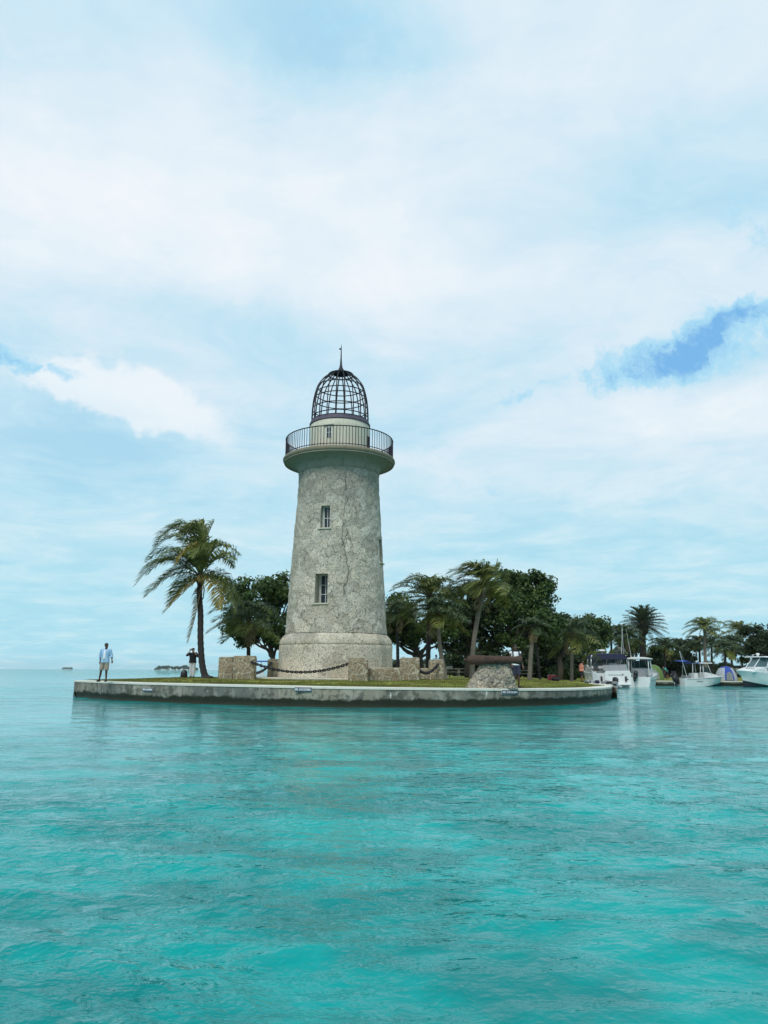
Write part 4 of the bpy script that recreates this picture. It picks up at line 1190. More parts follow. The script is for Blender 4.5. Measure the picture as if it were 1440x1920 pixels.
def tree(label, u_base, D, ub, clumps_boxes, seed, nclump=70, per=130, size=.2, mat='leaf', trunk_r=.22, cr=(.5, .95), branches=10, name='broadleaf_tree', spread=0.0, group=None, depth=3.0, trunk_split=.25, multi=1):
    """clumps_boxes: list of (u, v, ru, rv) ellipses in photo pixels read at depth D"""
    rg = np.random.default_rng(seed); rp_ = random.Random(seed)
    x, y = xy(u_base, D); z = gz(x, y)
    root = thing(name, label, 'tree', (x, y, z), 0, group)
    O = Vector((x, y, z)); C = []; RR_ = []
    wts = [a[2]*a[3] for a in clumps_boxes]; tot = sum(wts)
    for (u, v, ru, rv), w_ in zip(clumps_boxes, wts):
        k = max(3, int(nclump*w_/tot)); sc_ = mpp(v, D)
        for _ in range(k):
            while True:
                a, b, c = [rp_.uniform(-1, 1) for _ in range(3)]
                rr2 = a*a+b*b+c*c
                if rr2 < 1 and rr2 > .22: break
            f = .93
            p = at_y(u+a*ru*f, v+b*rv*f, D)-O
            q = Vector((p.x, c*min(depth, ru*sc_*1.1), p.z)); rad = rp_.uniform(*cr)*min(1, .45+rv*sc_*.4)
            C.append(tuple(q)); RR_.append(rad)
    me = leaves_np(C, RR_, per, size, rg); link_mesh('crown', me, M[mat], root)
    # trunk and limbs
    base = Vector((0, 0, -.1)); mb = MB(); ub_, vb_ = ub
    fork = at_y(ub_, vb_, D)-O; fork.y = 0
    for q in range(multi):
        off = Vector((rp_.uniform(-.25, .25), rp_.uniform(-.25, .25), 0)) if multi > 1 else Vector((0, 0, 0))
        mb.tube([base+off, base.lerp(fork, .35)+off+Vector((rp_.uniform(-.1, .1), 0, 0)), base.lerp(fork, .7)+off, fork+off], [trunk_r*1.35, trunk_r, trunk_r*.9, trunk_r*.8], 8)
    mb.build('trunk', M['bark'], root, smooth=True)
    pick = rp_.sample(range(len(C)), min(branches, len(C)))
    for i in pick:
        t = Vector(C[i]); st = base.lerp(fork, rp_.uniform(.55, 1)); mid = st.lerp(t, .5)+Vector((rp_.uniform(-.35, .35), rp_.uniform(-.3, .3), rp_.uniform(-.45, .1)))
        q = bez(st, mid, t, 7)
        for k in range(1, 7): q[k] += Vector((rp_.gauss(0, .05), rp_.gauss(0, .05), rp_.gauss(0, .05)))
        b_ = MB().tube(q, [trunk_r*.5*(1-.8*k/7) for k in range(8)], 6)
        for _ in range(3):
            j = min(range(len(C)), key=lambda m_: (Vector(C[m_])-t).length+rp_.uniform(0, 1.5)); s_ = q[rp_.randint(3, 6)]
            b_.tube(bez(s_, s_.lerp(Vector(C[j]), .5)+Vector((0, 0, rp_.uniform(-.2, .2))), Vector(C[j]), 4), [trunk_r*.18, trunk_r*.14, trunk_r*.1, trunk_r*.08, .012], 5)
        b_.build('branch', M['bark'], root, smooth=True)
    return root
tree('dark round-leaved tree behind the lone palm and the left side of the lighthouse', 520, 56, (507, 1210), [(478, 1118, 52, 36), (522, 1112, 34, 38), (450, 1168, 42, 28), (515, 1168, 40, 34), (478, 1190, 50, 22), (532, 1200, 24, 16)], 3, 110, 130, .24, 'leaf', .2, branches=16)
tree('low spreading tree with forked dark limbs right behind the lighthouse', 794, 60, (784, 1220), [(752, 1150, 34, 34), (736, 1180, 16, 22), (790, 1185, 50, 24), (830, 1170, 30, 30), (745, 1195, 28, 10)], 4, 80, 120, .24, 'leaf', .26, branches=18, trunk_split=.2)
tree('large dark tree between the two tall palms right of the lighthouse', 880, 64, (876, 1205), [(860, 1120, 34, 30), (900, 1130, 50, 44), (870, 1165, 50, 34), (925, 1180, 40, 40), (850, 1200, 40, 22)], 5, 120, 130, .25, 'leaf_dark', .3, branches=20, depth=4)
tree('biggest bright topped tree behind the cannon with a broad rounded crown', 965, 62, (965, 1200), [(950, 1100, 42, 32), (990, 1115, 48, 44), (1010, 1105, 24, 24), (975, 1150, 66, 36), (1020, 1165, 34, 36), (985, 1195, 58, 24), (1040, 1160, 10, 22)], 6, 150, 140, .25, 'leaf', .32, branches=22, depth=4)
tree('dark tree sloping down behind the red cooler', 1050, 76, (1048, 1215), [(1045, 1180, 34, 34), (1020, 1200, 30, 30), (1070, 1200, 28, 24)], 7, 70, 120, .26, 'leaf_dark', .25, branches=12)
tree('rounded mid height tree left of the cabin cruiser', 1105, 84, (1104, 1215), [(1110, 1176, 30, 26), (1085, 1185, 24, 26), (1130, 1188, 16, 24), (1105, 1208, 38, 18)], 8, 90, 120, .27, 'leaf', .25, branches=12)
tree('dark clipped looking tree right of the date palm', 1275, 104, (1275, 1240), [(1262, 1222, 36, 22), (1290, 1222, 18, 26), (1240, 1228, 20, 20), (1275, 1242, 34, 16)], 9, 80, 120, .30, 'leaf_dark', .25, branches=8)
tree('big dark tree at the right edge behind the rightmost boat', 1425, 104, (1425, 1235), [(1408, 1198, 32, 26), (1440, 1192, 36, 24), (1395, 1222, 26, 20), (1435, 1222, 50, 28), (1480, 1205, 40, 40)], 10, 140, 120, .30, 'leaf_dark', .3, branches=10, depth=5)
tree('small tree between the gabled building and the date palm', 1190, 106, (1190, 1235), [(1190, 1212, 20, 18), (1170, 1205, 14, 12), (1225, 1235, 14, 10)], 12, 40, 110, .3, 'leaf', .2, branches=5)
tree('light green young seagrape bush beside the cabin cruiser canopy', 1122, 79, (1120, 1245), [(1108, 1232, 18, 10), (1135, 1226, 22, 9), (1112, 1243, 16, 9)], 13, 34, 90, .24, 'leaf_light', .07, cr=(.35, .6), branches=6, name='seagrape_bush')
# dense undergrowth far behind
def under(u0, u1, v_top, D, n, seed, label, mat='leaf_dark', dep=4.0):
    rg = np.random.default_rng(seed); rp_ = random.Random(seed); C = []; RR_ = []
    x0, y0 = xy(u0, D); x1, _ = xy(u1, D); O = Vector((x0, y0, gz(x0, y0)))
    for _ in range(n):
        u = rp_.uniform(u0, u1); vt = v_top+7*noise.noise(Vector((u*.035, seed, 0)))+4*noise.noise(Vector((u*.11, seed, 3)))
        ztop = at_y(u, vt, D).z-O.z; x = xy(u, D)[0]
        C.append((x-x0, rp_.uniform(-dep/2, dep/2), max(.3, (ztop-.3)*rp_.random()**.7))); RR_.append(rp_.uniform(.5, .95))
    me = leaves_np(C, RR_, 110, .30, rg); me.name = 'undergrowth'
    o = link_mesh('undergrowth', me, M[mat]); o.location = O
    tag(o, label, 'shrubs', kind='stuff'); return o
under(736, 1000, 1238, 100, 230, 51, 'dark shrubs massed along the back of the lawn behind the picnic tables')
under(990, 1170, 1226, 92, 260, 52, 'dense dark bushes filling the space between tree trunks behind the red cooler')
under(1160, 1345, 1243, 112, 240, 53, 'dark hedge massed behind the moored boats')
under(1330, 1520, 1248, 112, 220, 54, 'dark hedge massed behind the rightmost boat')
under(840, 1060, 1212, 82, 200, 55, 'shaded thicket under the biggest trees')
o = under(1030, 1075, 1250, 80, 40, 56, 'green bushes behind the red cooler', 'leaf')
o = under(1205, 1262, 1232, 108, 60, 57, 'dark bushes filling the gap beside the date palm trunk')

# ------------------------------------------------------------------ far islands
def isle(u0, u1, vt, D, label, seed):
    rg = np.random.default_rng(seed); rp_ = random.Random(seed); sc_ = mpp(1254, D)
    x0, y0 = xy((u0+u1)/2, D); W = (u1-u0)*sc_; H = (hor((u0+u1)/2)-vt)*sc_+1.4
    mb = MB(); n = 40; ringp = []
    mb.rings([((0, 0, -1), W*.52, W*.16), ((0, 0, .6), W*.5, W*.15), ((0, 0, 1.0), W*.46, W*.13)], 32)
    o = mb.build('far_island', simple('sand_shore', (.30, .29, .2), .9), smooth=False); o.location = (x0, y0, 0)
    tag(o, None, None, kind='structure')
    C = []; RR_ = []
    for _ in range(300):
        t = rp_.uniform(-.5, .5); h = H*(.75+.35*noise.noise(Vector((t*7, seed, 0)))*1.6)*min(1, (.5-abs(t))*9+.3)
        C.append((t*W*.97, rp_.uniform(-.1, .1)*W, max(.6, h*rp_.random()**.5))); RR_.append(H*rp_.uniform(.12, .24))
    me = leaves_np(C, RR_, 46, H*.16, rg); f = link_mesh('far_wood', me, M['leaf']); f.location = (x0, y0, .5)
    tag(f, label, 'mangroves', kind='stuff')
isle(290, 372, 1248.0, 1900, 'low green island on the horizon between the standing man and the lone palm', 61)
isle(117, 136, 1251.2, 3300, 'tiny faint island on the horizon left of the standing man', 62)
# ------------------------------------------------------------------ boats
M['gel'] = simple('white_gelcoat', (.72, .73, .72), .25, 0, .06, 2, dirt=.12)
M['gel_grey'] = simple('grey_vinyl', (.22, .24, .25), .6, 0, .15, 3)
M['bimini'] = simple('navy_canvas', (.010, .014, .045), .8, 0, .2, 3)
M['blue_canvas'] = simple('blue_canvas', (.010, .055, .30), .75, 0, .2, 3)
M['clear'] = simple('boat_glass', (.06, .11, .12), .06, 0, .25, 1.5)
M['steel'] = simple('polished_rail', (.55, .56, .57), .25, .8, .1, 4)
M['black'] = simple('black_plastic', (.012, .012, .015), .4, 0, .3, 5)
M['bottom'] = simple('dark_bottom_paint', (.02, .022, .03), .6, 0, .3, 5)
def hull_mb(L, B, fb_s, fb_b, draft=.45, n=22, sheer=.25, transom=.92, rake=.5):
    """V hull: stern at x=0, bow at x=L. materials 0 topside, 1 bottom"""
    mb = MB(); st = []
    for i in range(n+1):
        t = i/n
        wid = B/2*(transom+(1-transom)*math.sin(min(1, t*2.2)*math.pi/2))*(1-max(0, (t-.45)/.55)**2.3)**.75 if t < 1 else .02
        zs = fb_s+(fb_b-fb_s)*t**1.6
        kz = -draft+(draft*1.15)*max(0, (t-.72)/.28)**2.2
        cz = -.02+(fb_b*.42)*max(0, (t-.35)/.65)**1.7
        cw = wid*(.86-.34*max(0, (t-.5)/.5))
        xo = t*L
        st.append([(xo-rake*0, 0, kz), (xo, cw*.5, kz*.45+cz*.5), (xo, cw, cz), (xo+rake*.5*max(0, t-.6)*1.2, cw+(wid-cw)*.55, cz+(zs-cz)*.5), (xo+rake*max(0, t-.6)*2.2, wid, zs), (xo+rake*max(0, t-.6)*2.2, max(wid-.09, .01), zs+.02), (xo+rake*max(0, t-.6)*2.0, max(wid-.12, .01), zs-.10)])
    m = 7
    for s in (1, -1):
        b = len(mb.v)
        for row in st:
            for p in row: mb.v.append((p[0], p[1]*s, p[2]))
        for i in range(n):
            for k in range(m-1):
                q = (b+i*m+k, b+(i+1)*m+k, b+(i+1)*m+k+1, b+i*m+k+1)
                mb.f.append(q if s < 0 else q[::-1]); mb.mi.append(1 if k < 2 else 0)
    r = st[0]
    pts = [(p[1], p[2]) for p in r[:5]]+[(-p[1], p[2]) for p in reversed(r[1:5])]
    mb.prism(pts, 'x', -.03, .06, 0)
    mb.prism([(r[2][1], r[2][2]), (r[4][1]-.1, r[4][2]-.16), (-r[4][1]+.1, r[4][2]-.16), (-r[2][1], r[2][2])], 'x', .06, .12, 0)
    return mb, st
def deck_mb(st, drop, i0, i1):
    mb = MB(); a = [(p[6][0], p[6][1], p[6][2]-drop) for p in st[i0:i1+1]]
    for i in range(len(a)-1):
        p, q = a[i], a[i+1]
        mb.add([p, q, (q[0], -q[1], q[2]), (p[0], -p[1], p[2])], [(0, 1, 2, 3)])
    return mb
def outboard(root, x, y, z, s=1.0, name='outboard_motor', tilt=0.0):
    m = bpy.data.objects.new(name, None); col.objects.link(m); m.parent = root; m.location = (x, y, z); m.rotation_euler = (0, tilt, 0)
    c = MB(); c.rings([((0, 0, 0), .20*s, .16*s), ((-.03*s, 0, .12*s), .27*s, .19*s), ((-.05*s, 0, .34*s), .28*s, .19*s), ((-.03*s, 0, .46*s), .20*s, .14*s), ((-.03*s, 0, .5*s), .08*s, .06*s)], 14)
    c.build('cowling', M['black'], m, smooth=True)
    l = MB(); l.box((-.02*s, 0, -.35*s), (.16*s, .10*s, .75*s)); l.box((-.05*s, 0, -.58*s), (.38*s, .22*s, .025*s)); l.tube([(-.22*s, 0, -.78*s), (.15*s, 0, -.78*s)], [.05*s, .03*s], 8); l.box((.13*s, 0, -.02*s), (.12*s, .24*s, .26*s))
    l.build('leg', M['black'], m)
    return m
def rail_line(root, pts, h, every, r=.014, name='rail'):
    mb = MB(); mb.tube([(p[0], p[1], p[2]+h) for p in pts], r, 6)
    for i in range(0, len(pts), every): mb.tube([pts[i], (pts[i][0], pts[i][1], pts[i][2]+h)], r, 5)
    return mb.build(name, M['steel'], root, smooth=True)
def panel(mb, quad, t=.02):
    q = [Vector(p) for p in quad]; n_ = (q[1]-q[0]).cross(q[3]-q[0]).normalized()*t/2
    mb.add([p-n_ for p in q]+[p+n_ for p in q], [(3, 2, 1, 0), (4, 5, 6, 7), (0, 1, 5, 4), (1, 2, 6, 5), (2, 3, 7, 6), (3, 0, 4, 7)])

# --- cabin cruiser, seen from astern
def cruiser():
    D = 70.0; x, y = xy(1146, D)
    root = thing('cabin_cruiser', 'white cabin cruiser moored stern-on with a navy canvas top and swim platform', 'boat', (x, y, 0), R(90-7))
    L, B = 9.5, 3.55
    mb, st = hull_mb(L, B, 1.28, 1.62, .5, transom=.97); mb.build('hull', [M['gel'], M['bottom']], root, smooth=True, auto=R(32))
    deck_mb(st, .55, 0, 9).build('cockpit_floor', M['gel_grey'], root); deck_mb(st, -.02, 9, 22).build('foredeck', M['gel'], root)
    # swim platform
    p = MB(); p.prism([(-.95, -1.35), (-.8, -1.55), (.0, -1.68), (.0, 1.68), (-.8, 1.55), (-.95, 1.35)], 'z', .26, .36); p.build('swim_platform', M['gel'], root, bevel=.02)
    # transom bulwark raised, walk-through on the port side
    t = MB(); t.prism([(-1.66, .3), (.62, .3), (.62, 1.34), (.45, 1.48), (-1.5, 1.50), (-1.66, 1.3)], 'x', -.22, .10); t.build('transom', M['gel'], root, bevel=.03)
    t = MB(); t.prism([(1.28, .3), (1.68, .3), (1.66, 1.36), (1.32, 1.46)], 'x', -.22, .10); t.build('transom_corner', M['gel'], root, bevel=.03)
    t = MB(); panel(t, [(.02, .63, .42), (.02, 1.27, .42), (.02, 1.27, 1.25), (.02, .63, 1.25)], .04); t.build('transom_door', M['gel_grey'], root)
    # cockpit side coamings rising forward
    for s in (-1, 1):
        c = MB(); c.prism([(0, 1.2), (4.6, 1.3), (4.9, 2.0), (3.4, 2.05), (1.6, 1.62), (0, 1.46)], 'y', s*1.60-.05, s*1.60+.05); c.build('coaming', M['gel'], root, bevel=.02)
    # weather curtain / seat back behind transom
    c = MB(); panel(c, [(.15, -1.5, 1.48), (.15, .62, 1.48), (.75, .62, 1.98), (.75, -1.45, 2.05)], .03); c.build('cockpit_cover', M['gel_grey'], root)
    s_ = MB(); s_.box((.9, .1, 1.2), (.5, 2.2, .5)); s_.build('aft_seat', M['gel_grey'], root, bevel=.05)
    h = MB(); h.box((3.0, -.65, 1.45), (.8, .9, 1.1)); h.box((3.1, -.65, 1.95), (.2, .8, .5)); h.build('helm_seat', M['gel'], root, bevel=.06)
    # windscreen
    wz0, wz1 = 1.95, 2.72
    pts0 = [(3.9, -1.55), (4.9, -1.3), (5.6, -.5), (5.6, .5), (4.9, 1.3), (3.9, 1.55)]
    pts1 = [(3.5, -1.40), (4.3, -1.15), (4.8, -.45), (4.8, .45), (4.3, 1.15), (3.5, 1.40)]
    g = MB(); f = MB()
    for i in range(5):
        panel(g, [(*pts0[i], wz0), (*pts0[i+1], wz0), (*pts1[i+1], wz1), (*pts1[i], wz1)], .015)
    for i in range(6): f.tube([(*pts0[i], wz0), (*pts1[i], wz1)], .03, 6)
    f.tube([(*q, wz1) for q in pts1], .03, 6); f.tube([(*q, wz0) for q in pts0], .035, 6)
    g.build('windscreen', M['clear'], root); f.build('windscreen_frame', M['gel'], root, smooth=True)
    b = MB(); b.prism([(x_, z_) for x_, z_ in [(4.5, 1.3), (5.7, 1.9), (9.6, 1.72), (9.4, 1.5)]], 'y', -1.0, 1.0); b.build('cabin_top', M['gel'], root, bevel=.08)
    # navy canvas top on arch
    cv_ = MB(); nx_, ny_ = 8, 12; k0 = len(cv_.v); vs = []
    for sgn, off in ((0, 0.0), (1, -.05)):
        for i in range(nx_+1):
            for j in range(ny_+1):
                X_ = .7+3.5*i/nx_; t_ = -1+2*j/ny_; yv = 1.58*math.sin(t_*math.pi/2*.98)
                zz = 2.98+.10*math.sin(math.pi*i/nx_)-.42*abs(t_)**4+off
                vs.append((X_, yv, zz))
    w_ = ny_+1; N1 = (nx_+1)*w_; fs = []
    for i in range(nx_):
        for j in range(ny_):
            a = i*w_+j; fs.append((a, a+1, a+w_+1, a+w_)); fs.append((N1+a, N1+a+w_, N1+a+w_+1, N1+a+1))
    for j in range(ny_): fs.append((j, N1+j, N1+j+1, j+1)); a = nx_*w_+j; fs.append((a, a+1, N1+a+1, N1+a))
    for i in range(nx_): a = i*w_; fs.append((a, a+w_, N1+a+w_, N1+a)); a = i*w_+ny_; fs.append((a, N1+a, N1+a+w_, a+w_))
    cv_.add(vs, fs); cv_.build('canvas_top', M['bimini'], root, smooth=True, auto=R(50))
    vl = MB()
    panel(vl, [(.66, -1.56, 2.48), (.66, 1.56, 2.48), (.69, 1.50, 2.74), (.69, -1.50, 2.74)], .03); panel(vl, [(.69, -1.50, 2.74), (.69, 1.50, 2.74), (.72, .95, 2.96), (.72, -.95, 2.96)], .03); vl.build('canvas_valance', M['bimini'], root)
    sc_ = MB(); panel(sc_, [(.74, -1.50, 2.12), (.74, 1.35, 2.12), (.71, 1.35, 2.62), (.71, -1.50, 2.62)], .012)
    ar = MB()
    for s in (-1, 1):
        ar.tube([(1.6, s*1.62, 1.5), (1.2, s*1.60, 2.3), (1.0, s*1.50, 2.85)], .045, 8); ar.tube([(3.6, s*1.6, 1.9), (3.4, s*1.55, 2.6)], .03, 6)
        ar.tube([(.9, s*1.62, 1.45), (.75, s*1.55, 2.66)], .03, 6)
    ar.build('canopy_frame', M['steel'], root, smooth=True)
    rd_ = MB(); rd_.lathe([(.01, 3.42), (.2, 3.41), (.29, 3.35), (.29, 3.26), (.2, 3.2), (.01, 3.19)], 20, (2.3, .35)); rd_.tube([(2.3, .35, 3.0), (2.3, .35, 3.22)], .06, 8); rd_.build('radar_dome', M['white'], root, smooth=True)
    MB().tube([(2.1, -1.3, 2.6), (1.2, -1.45, 6.2)], [.02, .008], 6).build('antenna', M['white'], root)
    rp_ = [(q[5][0], q[5][1], q[5][2]) for q in st[9:22]]; rail_line(root, rp_, .55, 3); rail_line(root, [(a, -b, c) for a, b, c in rp_], .55, 3)
    rail_line(root, [(.1, 1.66, 1.4), (.9, 1.68, 1.45), (1.8, 1.7, 1.5)], .5, 1)
    nm = MB(); 
    for k in range(9): nm.box((-.235, .2-k*.14, 1.12+.01*math.sin(k*3)), (.006, .09, .09))
    nm.build('stern_lettering', M['gel_grey'], root)
    v_ = MB(); v_.box((-.23, -.95, 1.17), (.02, .10, .10)); v_.box((-.23, -1.35, .75), (.02, .14, .10)); v_.build('vent', M['black'], root)
    for yv in (.9, -1.2): MB().tube([(-.25, yv, 1.0), (-.27, yv, .55)], .09, 10).build('fender', M['black'], root, smooth=True)
    return root
cr_ = cruiser()

def walkaround():
    D = 75.0; x, y = xy(1193, D)
    root = thing('walkaround_boat', 'white hardtop fishing boat moored just right of the navy topped cruiser, bow pointing away', 'boat', (x, y, 0), R(90-27))
    L, B = 7.2, 2.7
    mb, st = hull_mb(L, B, .95, 1.5, .45, transom=.95, rake=.8); mb.build('hull', [M['gel'], M['bottom']], root, smooth=True, auto=R(32))
    deck_mb(st, .45, 0, 10).build('cockpit_floor', M['gel'], root); deck_mb(st, -.02, 10, 22).build('foredeck', M['gel'], root)
    c = MB(); c.prism([(3.2, 1.0), (3.3, 1.75), (4.4, 1.85), (6.3, 1.55), (6.5, 1.2)], 'y', -.85, .85); c.build('cabin', M['gel'], root, bevel=.08)
    g = MB(); f = MB()
    p0 = [(3.1, -.95), (4.1, -.85), (4.5, -.35), (4.5, .35), (4.1, .85), (3.1, .95)]; p1 = [(2.9, -.85), (3.6, -.75), (3.9, -.3), (3.9, .3), (3.6, .75), (2.9, .85)]
    for i in range(5): panel(g, [(*p0[i], 1.78), (*p0[i+1], 1.78), (*p1[i+1], 2.5), (*p1[i], 2.5)], .015)
    for i in range(6): f.tube([(*p0[i], 1.78), (*p1[i], 2.5)], .028, 6)
    g.build('windscreen', M['clear'], root); f.build('windscreen_frame', M['gel'], root)
    h = MB(); h.prism([(-1.05, 2.62), (1.05, 2.62), (.98, 2.74), (.5, 2.82), (-.5, 2.82), (-.98, 2.74)], 'x', 1.3, 3.9); h.build('hardtop', M['gel'], root, bevel=.03)
    l = MB()
    for s in (-1, 1):
        for xx in (1.6, 3.3): l.tube([(xx-.1, s*.95, .95), (xx, s*.9, 2.65)], .035, 8)
    l.build('hardtop_leg', M['gel'], root, smooth=True)
    MB().box((2.2, 0, 1.2), (.6, 1.2, .9)).build('helm_seat', M['gel_grey'], root, bevel=.05)
    o_ = outboard(root, -.55, 0, 1.05, 1.15, tilt=R(58)); 
    rp_ = [(q[5][0], q[5][1], q[5][2]) for q in st[11:22]]; rail_line(root, rp_, .45, 3); rail_line(root, [(a, -b, c) for a, b, c in rp_], .45, 3)
    MB().tube([(2.6, .8, 2.75), (1.6, 1.0, 5.6)], [.018, .008], 6).build('antenna', M['white'], root)
    s_ = MB(); pr_ = [(q[3][0], -q[3][1]-.012, q[3][2]+.12) for q in st[2:18]]; s_.tube(pr_, .02, 4); s_.build('hull_stripe', M['bimini'], root)
    return root
walkaround()

def console_boat():
    D = 80.0; x, y = xy(1273, D)
    root = thing('centre_console_boat', 'small white open fishing boat with a bright blue canopy over its stern', 'boat', (x, y, 0), R(16))
    L, B = 4.9, 2.0
    mb, st = hull_mb(L, B, .78, 1.02, .35, transom=.93, rake=.5); mb.build('hull', [M['gel'], M['bottom']], root, smooth=True, auto=R(32))
    deck_mb(st, .35, 0, 14).build('deck', M['gel'], root); deck_mb(st, -.02, 14, 22).build('foredeck', M['gel'], root)
    c = MB(); c.prism([(2.6, .5), (2.6, 1.32), (2.85, 1.4), (3.5, 1.30), (4.3, 1.1), (4.4, .8)], 'y', -.5, .5); c.build('console', M['gel'], root, bevel=.05)
    g = MB(); panel(g, [(3.4, -.5, 1.32), (3.4, .5, 1.32), (2.95, .42, 1.95), (2.95, -.42, 1.95)], .015); g.build('windscreen', M['clear'], root)
    t = MB(); t.prism([(-.8, 2.28), (.8, 2.28), (.72, 2.36), (-.72, 2.36)], 'x', 2.0, 3.5); t.build('hardtop', M['gel'], root, bevel=.02)
    for s in (-1, 1):
        for pa, pb, rr3 in (((2.5, s*.55, .5), (2.45, s*.62, 2.3), .03), ((3.5, s*.5, 1.2), (3.0, s*.62, 2.3), .03), ((2.05, s*.6, .5), (2.15, s*.62, 2.3), .03), ((1.0, s*.85, .75), (1.1, s*.8, 2.3), .022)):
            MB().tube([pa, pb], rr3, 8).build('top_leg', M['gel'], root, smooth=True)
    b = MB(); vs = []; n_ = 8
    for i in range(n_+1):
        for j in range(n_+1):
            a_ = i/n_; t_ = -1+2*j/n_; vs.append((-.15+2.5*a_, (1.0-.2*a_)*t_, 2.52-.16*a_-.10*t_*t_+(.18*(1-a_)*math.sin(a_*5))))
    k_ = len(vs); vs += [(a_, b_, c_-.03) for a_, b_, c_ in vs]; fs = []
    for i in range(n_):
        for j in range(n_):
            a_ = i*(n_+1)+j; fs += [(a_, a_+1, a_+n_+2, a_+n_+1), (k_+a_, k_+a_+n_+1, k_+a_+n_+2, k_+a_+1)]
    b.add(vs, fs); b.build('blue_canopy', M['blue_canvas'], root, smooth=True, fix=False)
    p_ = MB(); p_.tube([(.35, -.8, .8), (-.45, -.9, 3.5)], .02, 5); p_.build('fishing_rod', M['white'], root)
    p_ = MB(); p_.tube([(1.5, .6, 1.8), (.9, .8, 3.6)], [.03, .02], 5); p_.build('fishing_rod', M['gel_grey'], root)
    MB().box((1.7, 0, .95), (.5, .9, .75)).build('leaning_post', M['gel'], root, bevel=.04)
    MB().box((.8, 0, .85), (.35, 1.2, .5)).build('stern_seat', M['gel_grey'], root, bevel=.04)
    outboard(root, -.38, 0, .42, 1.35)
    s_ = MB(); s_.tube([(q[4][0], -q[4][1]-.01, q[4][2]-.07) for q in st[1:21]], .018, 4); s_.build('rub_rail', M['gel_grey'], root)
    nm = MB(); q = st[9]; nm.box((q[4][0]-.3, -q[4][1]+.03, .52), (.75, .02, .07)); nm.build('hull_marking', M['gel_grey'], root)
console_boat()

def express():
    D = 76.0; x, y = xy(1380, D)
    L, B = 8.0, 2.9
    root = thing('express_boat', 'large white cabin boat at the right edge of the picture, bow pointing left', 'boat', (x+8.9*math.cos(R(30)), y+8.9*math.sin(R(30)), 0), R(180+30))
    mb, st = hull_mb(L, B, 1.05, 1.62, .5, transom=.95, rake=1.0); mb.build('hull', [M['gel'], M['bottom']], root, smooth=True, auto=R(32))
    deck_mb(st, .4, 0, 9).build('cockpit_floor', M['gel'], root); deck_mb(st, -.02, 9, 22).build('foredeck', M['gel'], root)
    c = MB(); c.prism([(3.2, 1.1), (3.2, 1.9), (6.2, 1.92), (7.4, 1.68), (7.6, 1.4)], 'y', -1.0, 1.0); c.build('cabin', M['gel'], root, bevel=.08)
    g = MB(); f = MB()
    p0 = [(3.4, -1.1), (5.6, -1.05), (6.7, -.45), (6.7, .45), (5.6, 1.05), (3.4, 1.1)]; p1 = [(3.2, -.98), (4.8, -.95), (5.5, -.4), (5.5, .4), (4.8, .95), (3.2, .98)]
    for i in range(5): panel(g, [(*p0[i], 1.9), (*p0[i+1], 1.9), (*p1[i+1], 2.85), (*p1[i], 2.85)], .015)
    for i in range(6): f.tube([(*p0[i], 1.9), (*p1[i], 2.85)], .04, 6)
    f.tube([(*q, 1.9) for q in p0], .05, 6)
    g.build('windscreen', M['clear'], root); f.build('windscreen_frame', M['gel'], root)
    h = MB(); h.prism([(-1.15, 2.86), (1.15, 2.86), (1.05, 2.98), (-1.05, 2.98)], 'x', 1.5, 5.9); h.build('hardtop', M['gel'], root, bevel=.03)
    l = MB()
    for s in (-1, 1): l.tube([(1.9, s*1.1, 1.0), (2.0, s*1.05, 2.88)], .04, 8); l.tube([(5.7, s*.3, 2.98), (5.7, s*.3, 3.12), (5.4, s*.3, 3.15)], .03, 6)
    l.build('hardtop_leg', M['gel'], root, smooth=True)
    r_ = MB(); r_.lathe([(.01, 3.3), (.16, 3.28), (.18, 3.18), (.1, 3.1), (.08, 2.95)], 16, (5.3, 0)); r_.build('radar_dome', M['white'], root, smooth=True)
    w_ = MB(); 
    for s in (-1, 1): w_.box((4.9, s*1.0, 1.66), (1.1, .03, .22))
    w_.build('cabin_window', M['clear'], root)
    rp_ = [(q[5][0], q[5][1], q[5][2]) for q in st[10:22]]; rail_line(root, rp_, .22, 4); rail_line(root, [(a, -b, c) for a, b, c in rp_], .22, 4)
    s_ = MB(); s_.tube([(q[2][0], q[2][1]+.012, max(q[2][2], 0)+.10) for q in st[1:19]], .022, 4); s_.build('boot_stripe', M['gel_grey'], root)
    outboard(root, -.4, 0, .95, 1.3)
express()

# grey inflatable dinghy tied up inside the quay corner
def dinghy():
    x, y = xy(1149, 58.5)
    root = thing('inflatable_dinghy', 'grey inflatable dinghy with a black outboard tied inside the rounded quay corner', 'dinghy', (x, y, 0), R(118))
    M['hypalon'] = simple('grey_rubber', (.33, .34, .37), .5, 0, .12, 4, dirt=.2)
    tb = MB(); pth = [(-.2, .62, .3), (1.6, .64, .32), (2.4, .5, .42), (2.85, 0, .52), (2.4, -.5, .42), (1.6, -.64, .32), (-.2, -.62, .3)]
    P = []
    for a, b in zip(pth[:-1], pth[1:]):
        for k in range(4): P.append(Vector(a).lerp(Vector(b), k/4))
    P.append(Vector(pth[-1])); tb.tube(P, [.08]+[.22]*(len(P)-2)+[.08], 12); tb.build('tube', M['hypalon'], root, smooth=True)
    MB().box((1.2, 0, .14), (2.5, .9, .08)).build('floor', M['gel_grey'], root); MB().box((.05, 0, .32), (.06, .85, .42)).build('transom', M['gel'], root, bevel=.01)
    MB().box((1.1, 0, .42), (.24, .95, .04)).build('thwart', M['gel'], root)
    outboard(root, -.18, 0, .55, .95)
dinghy()
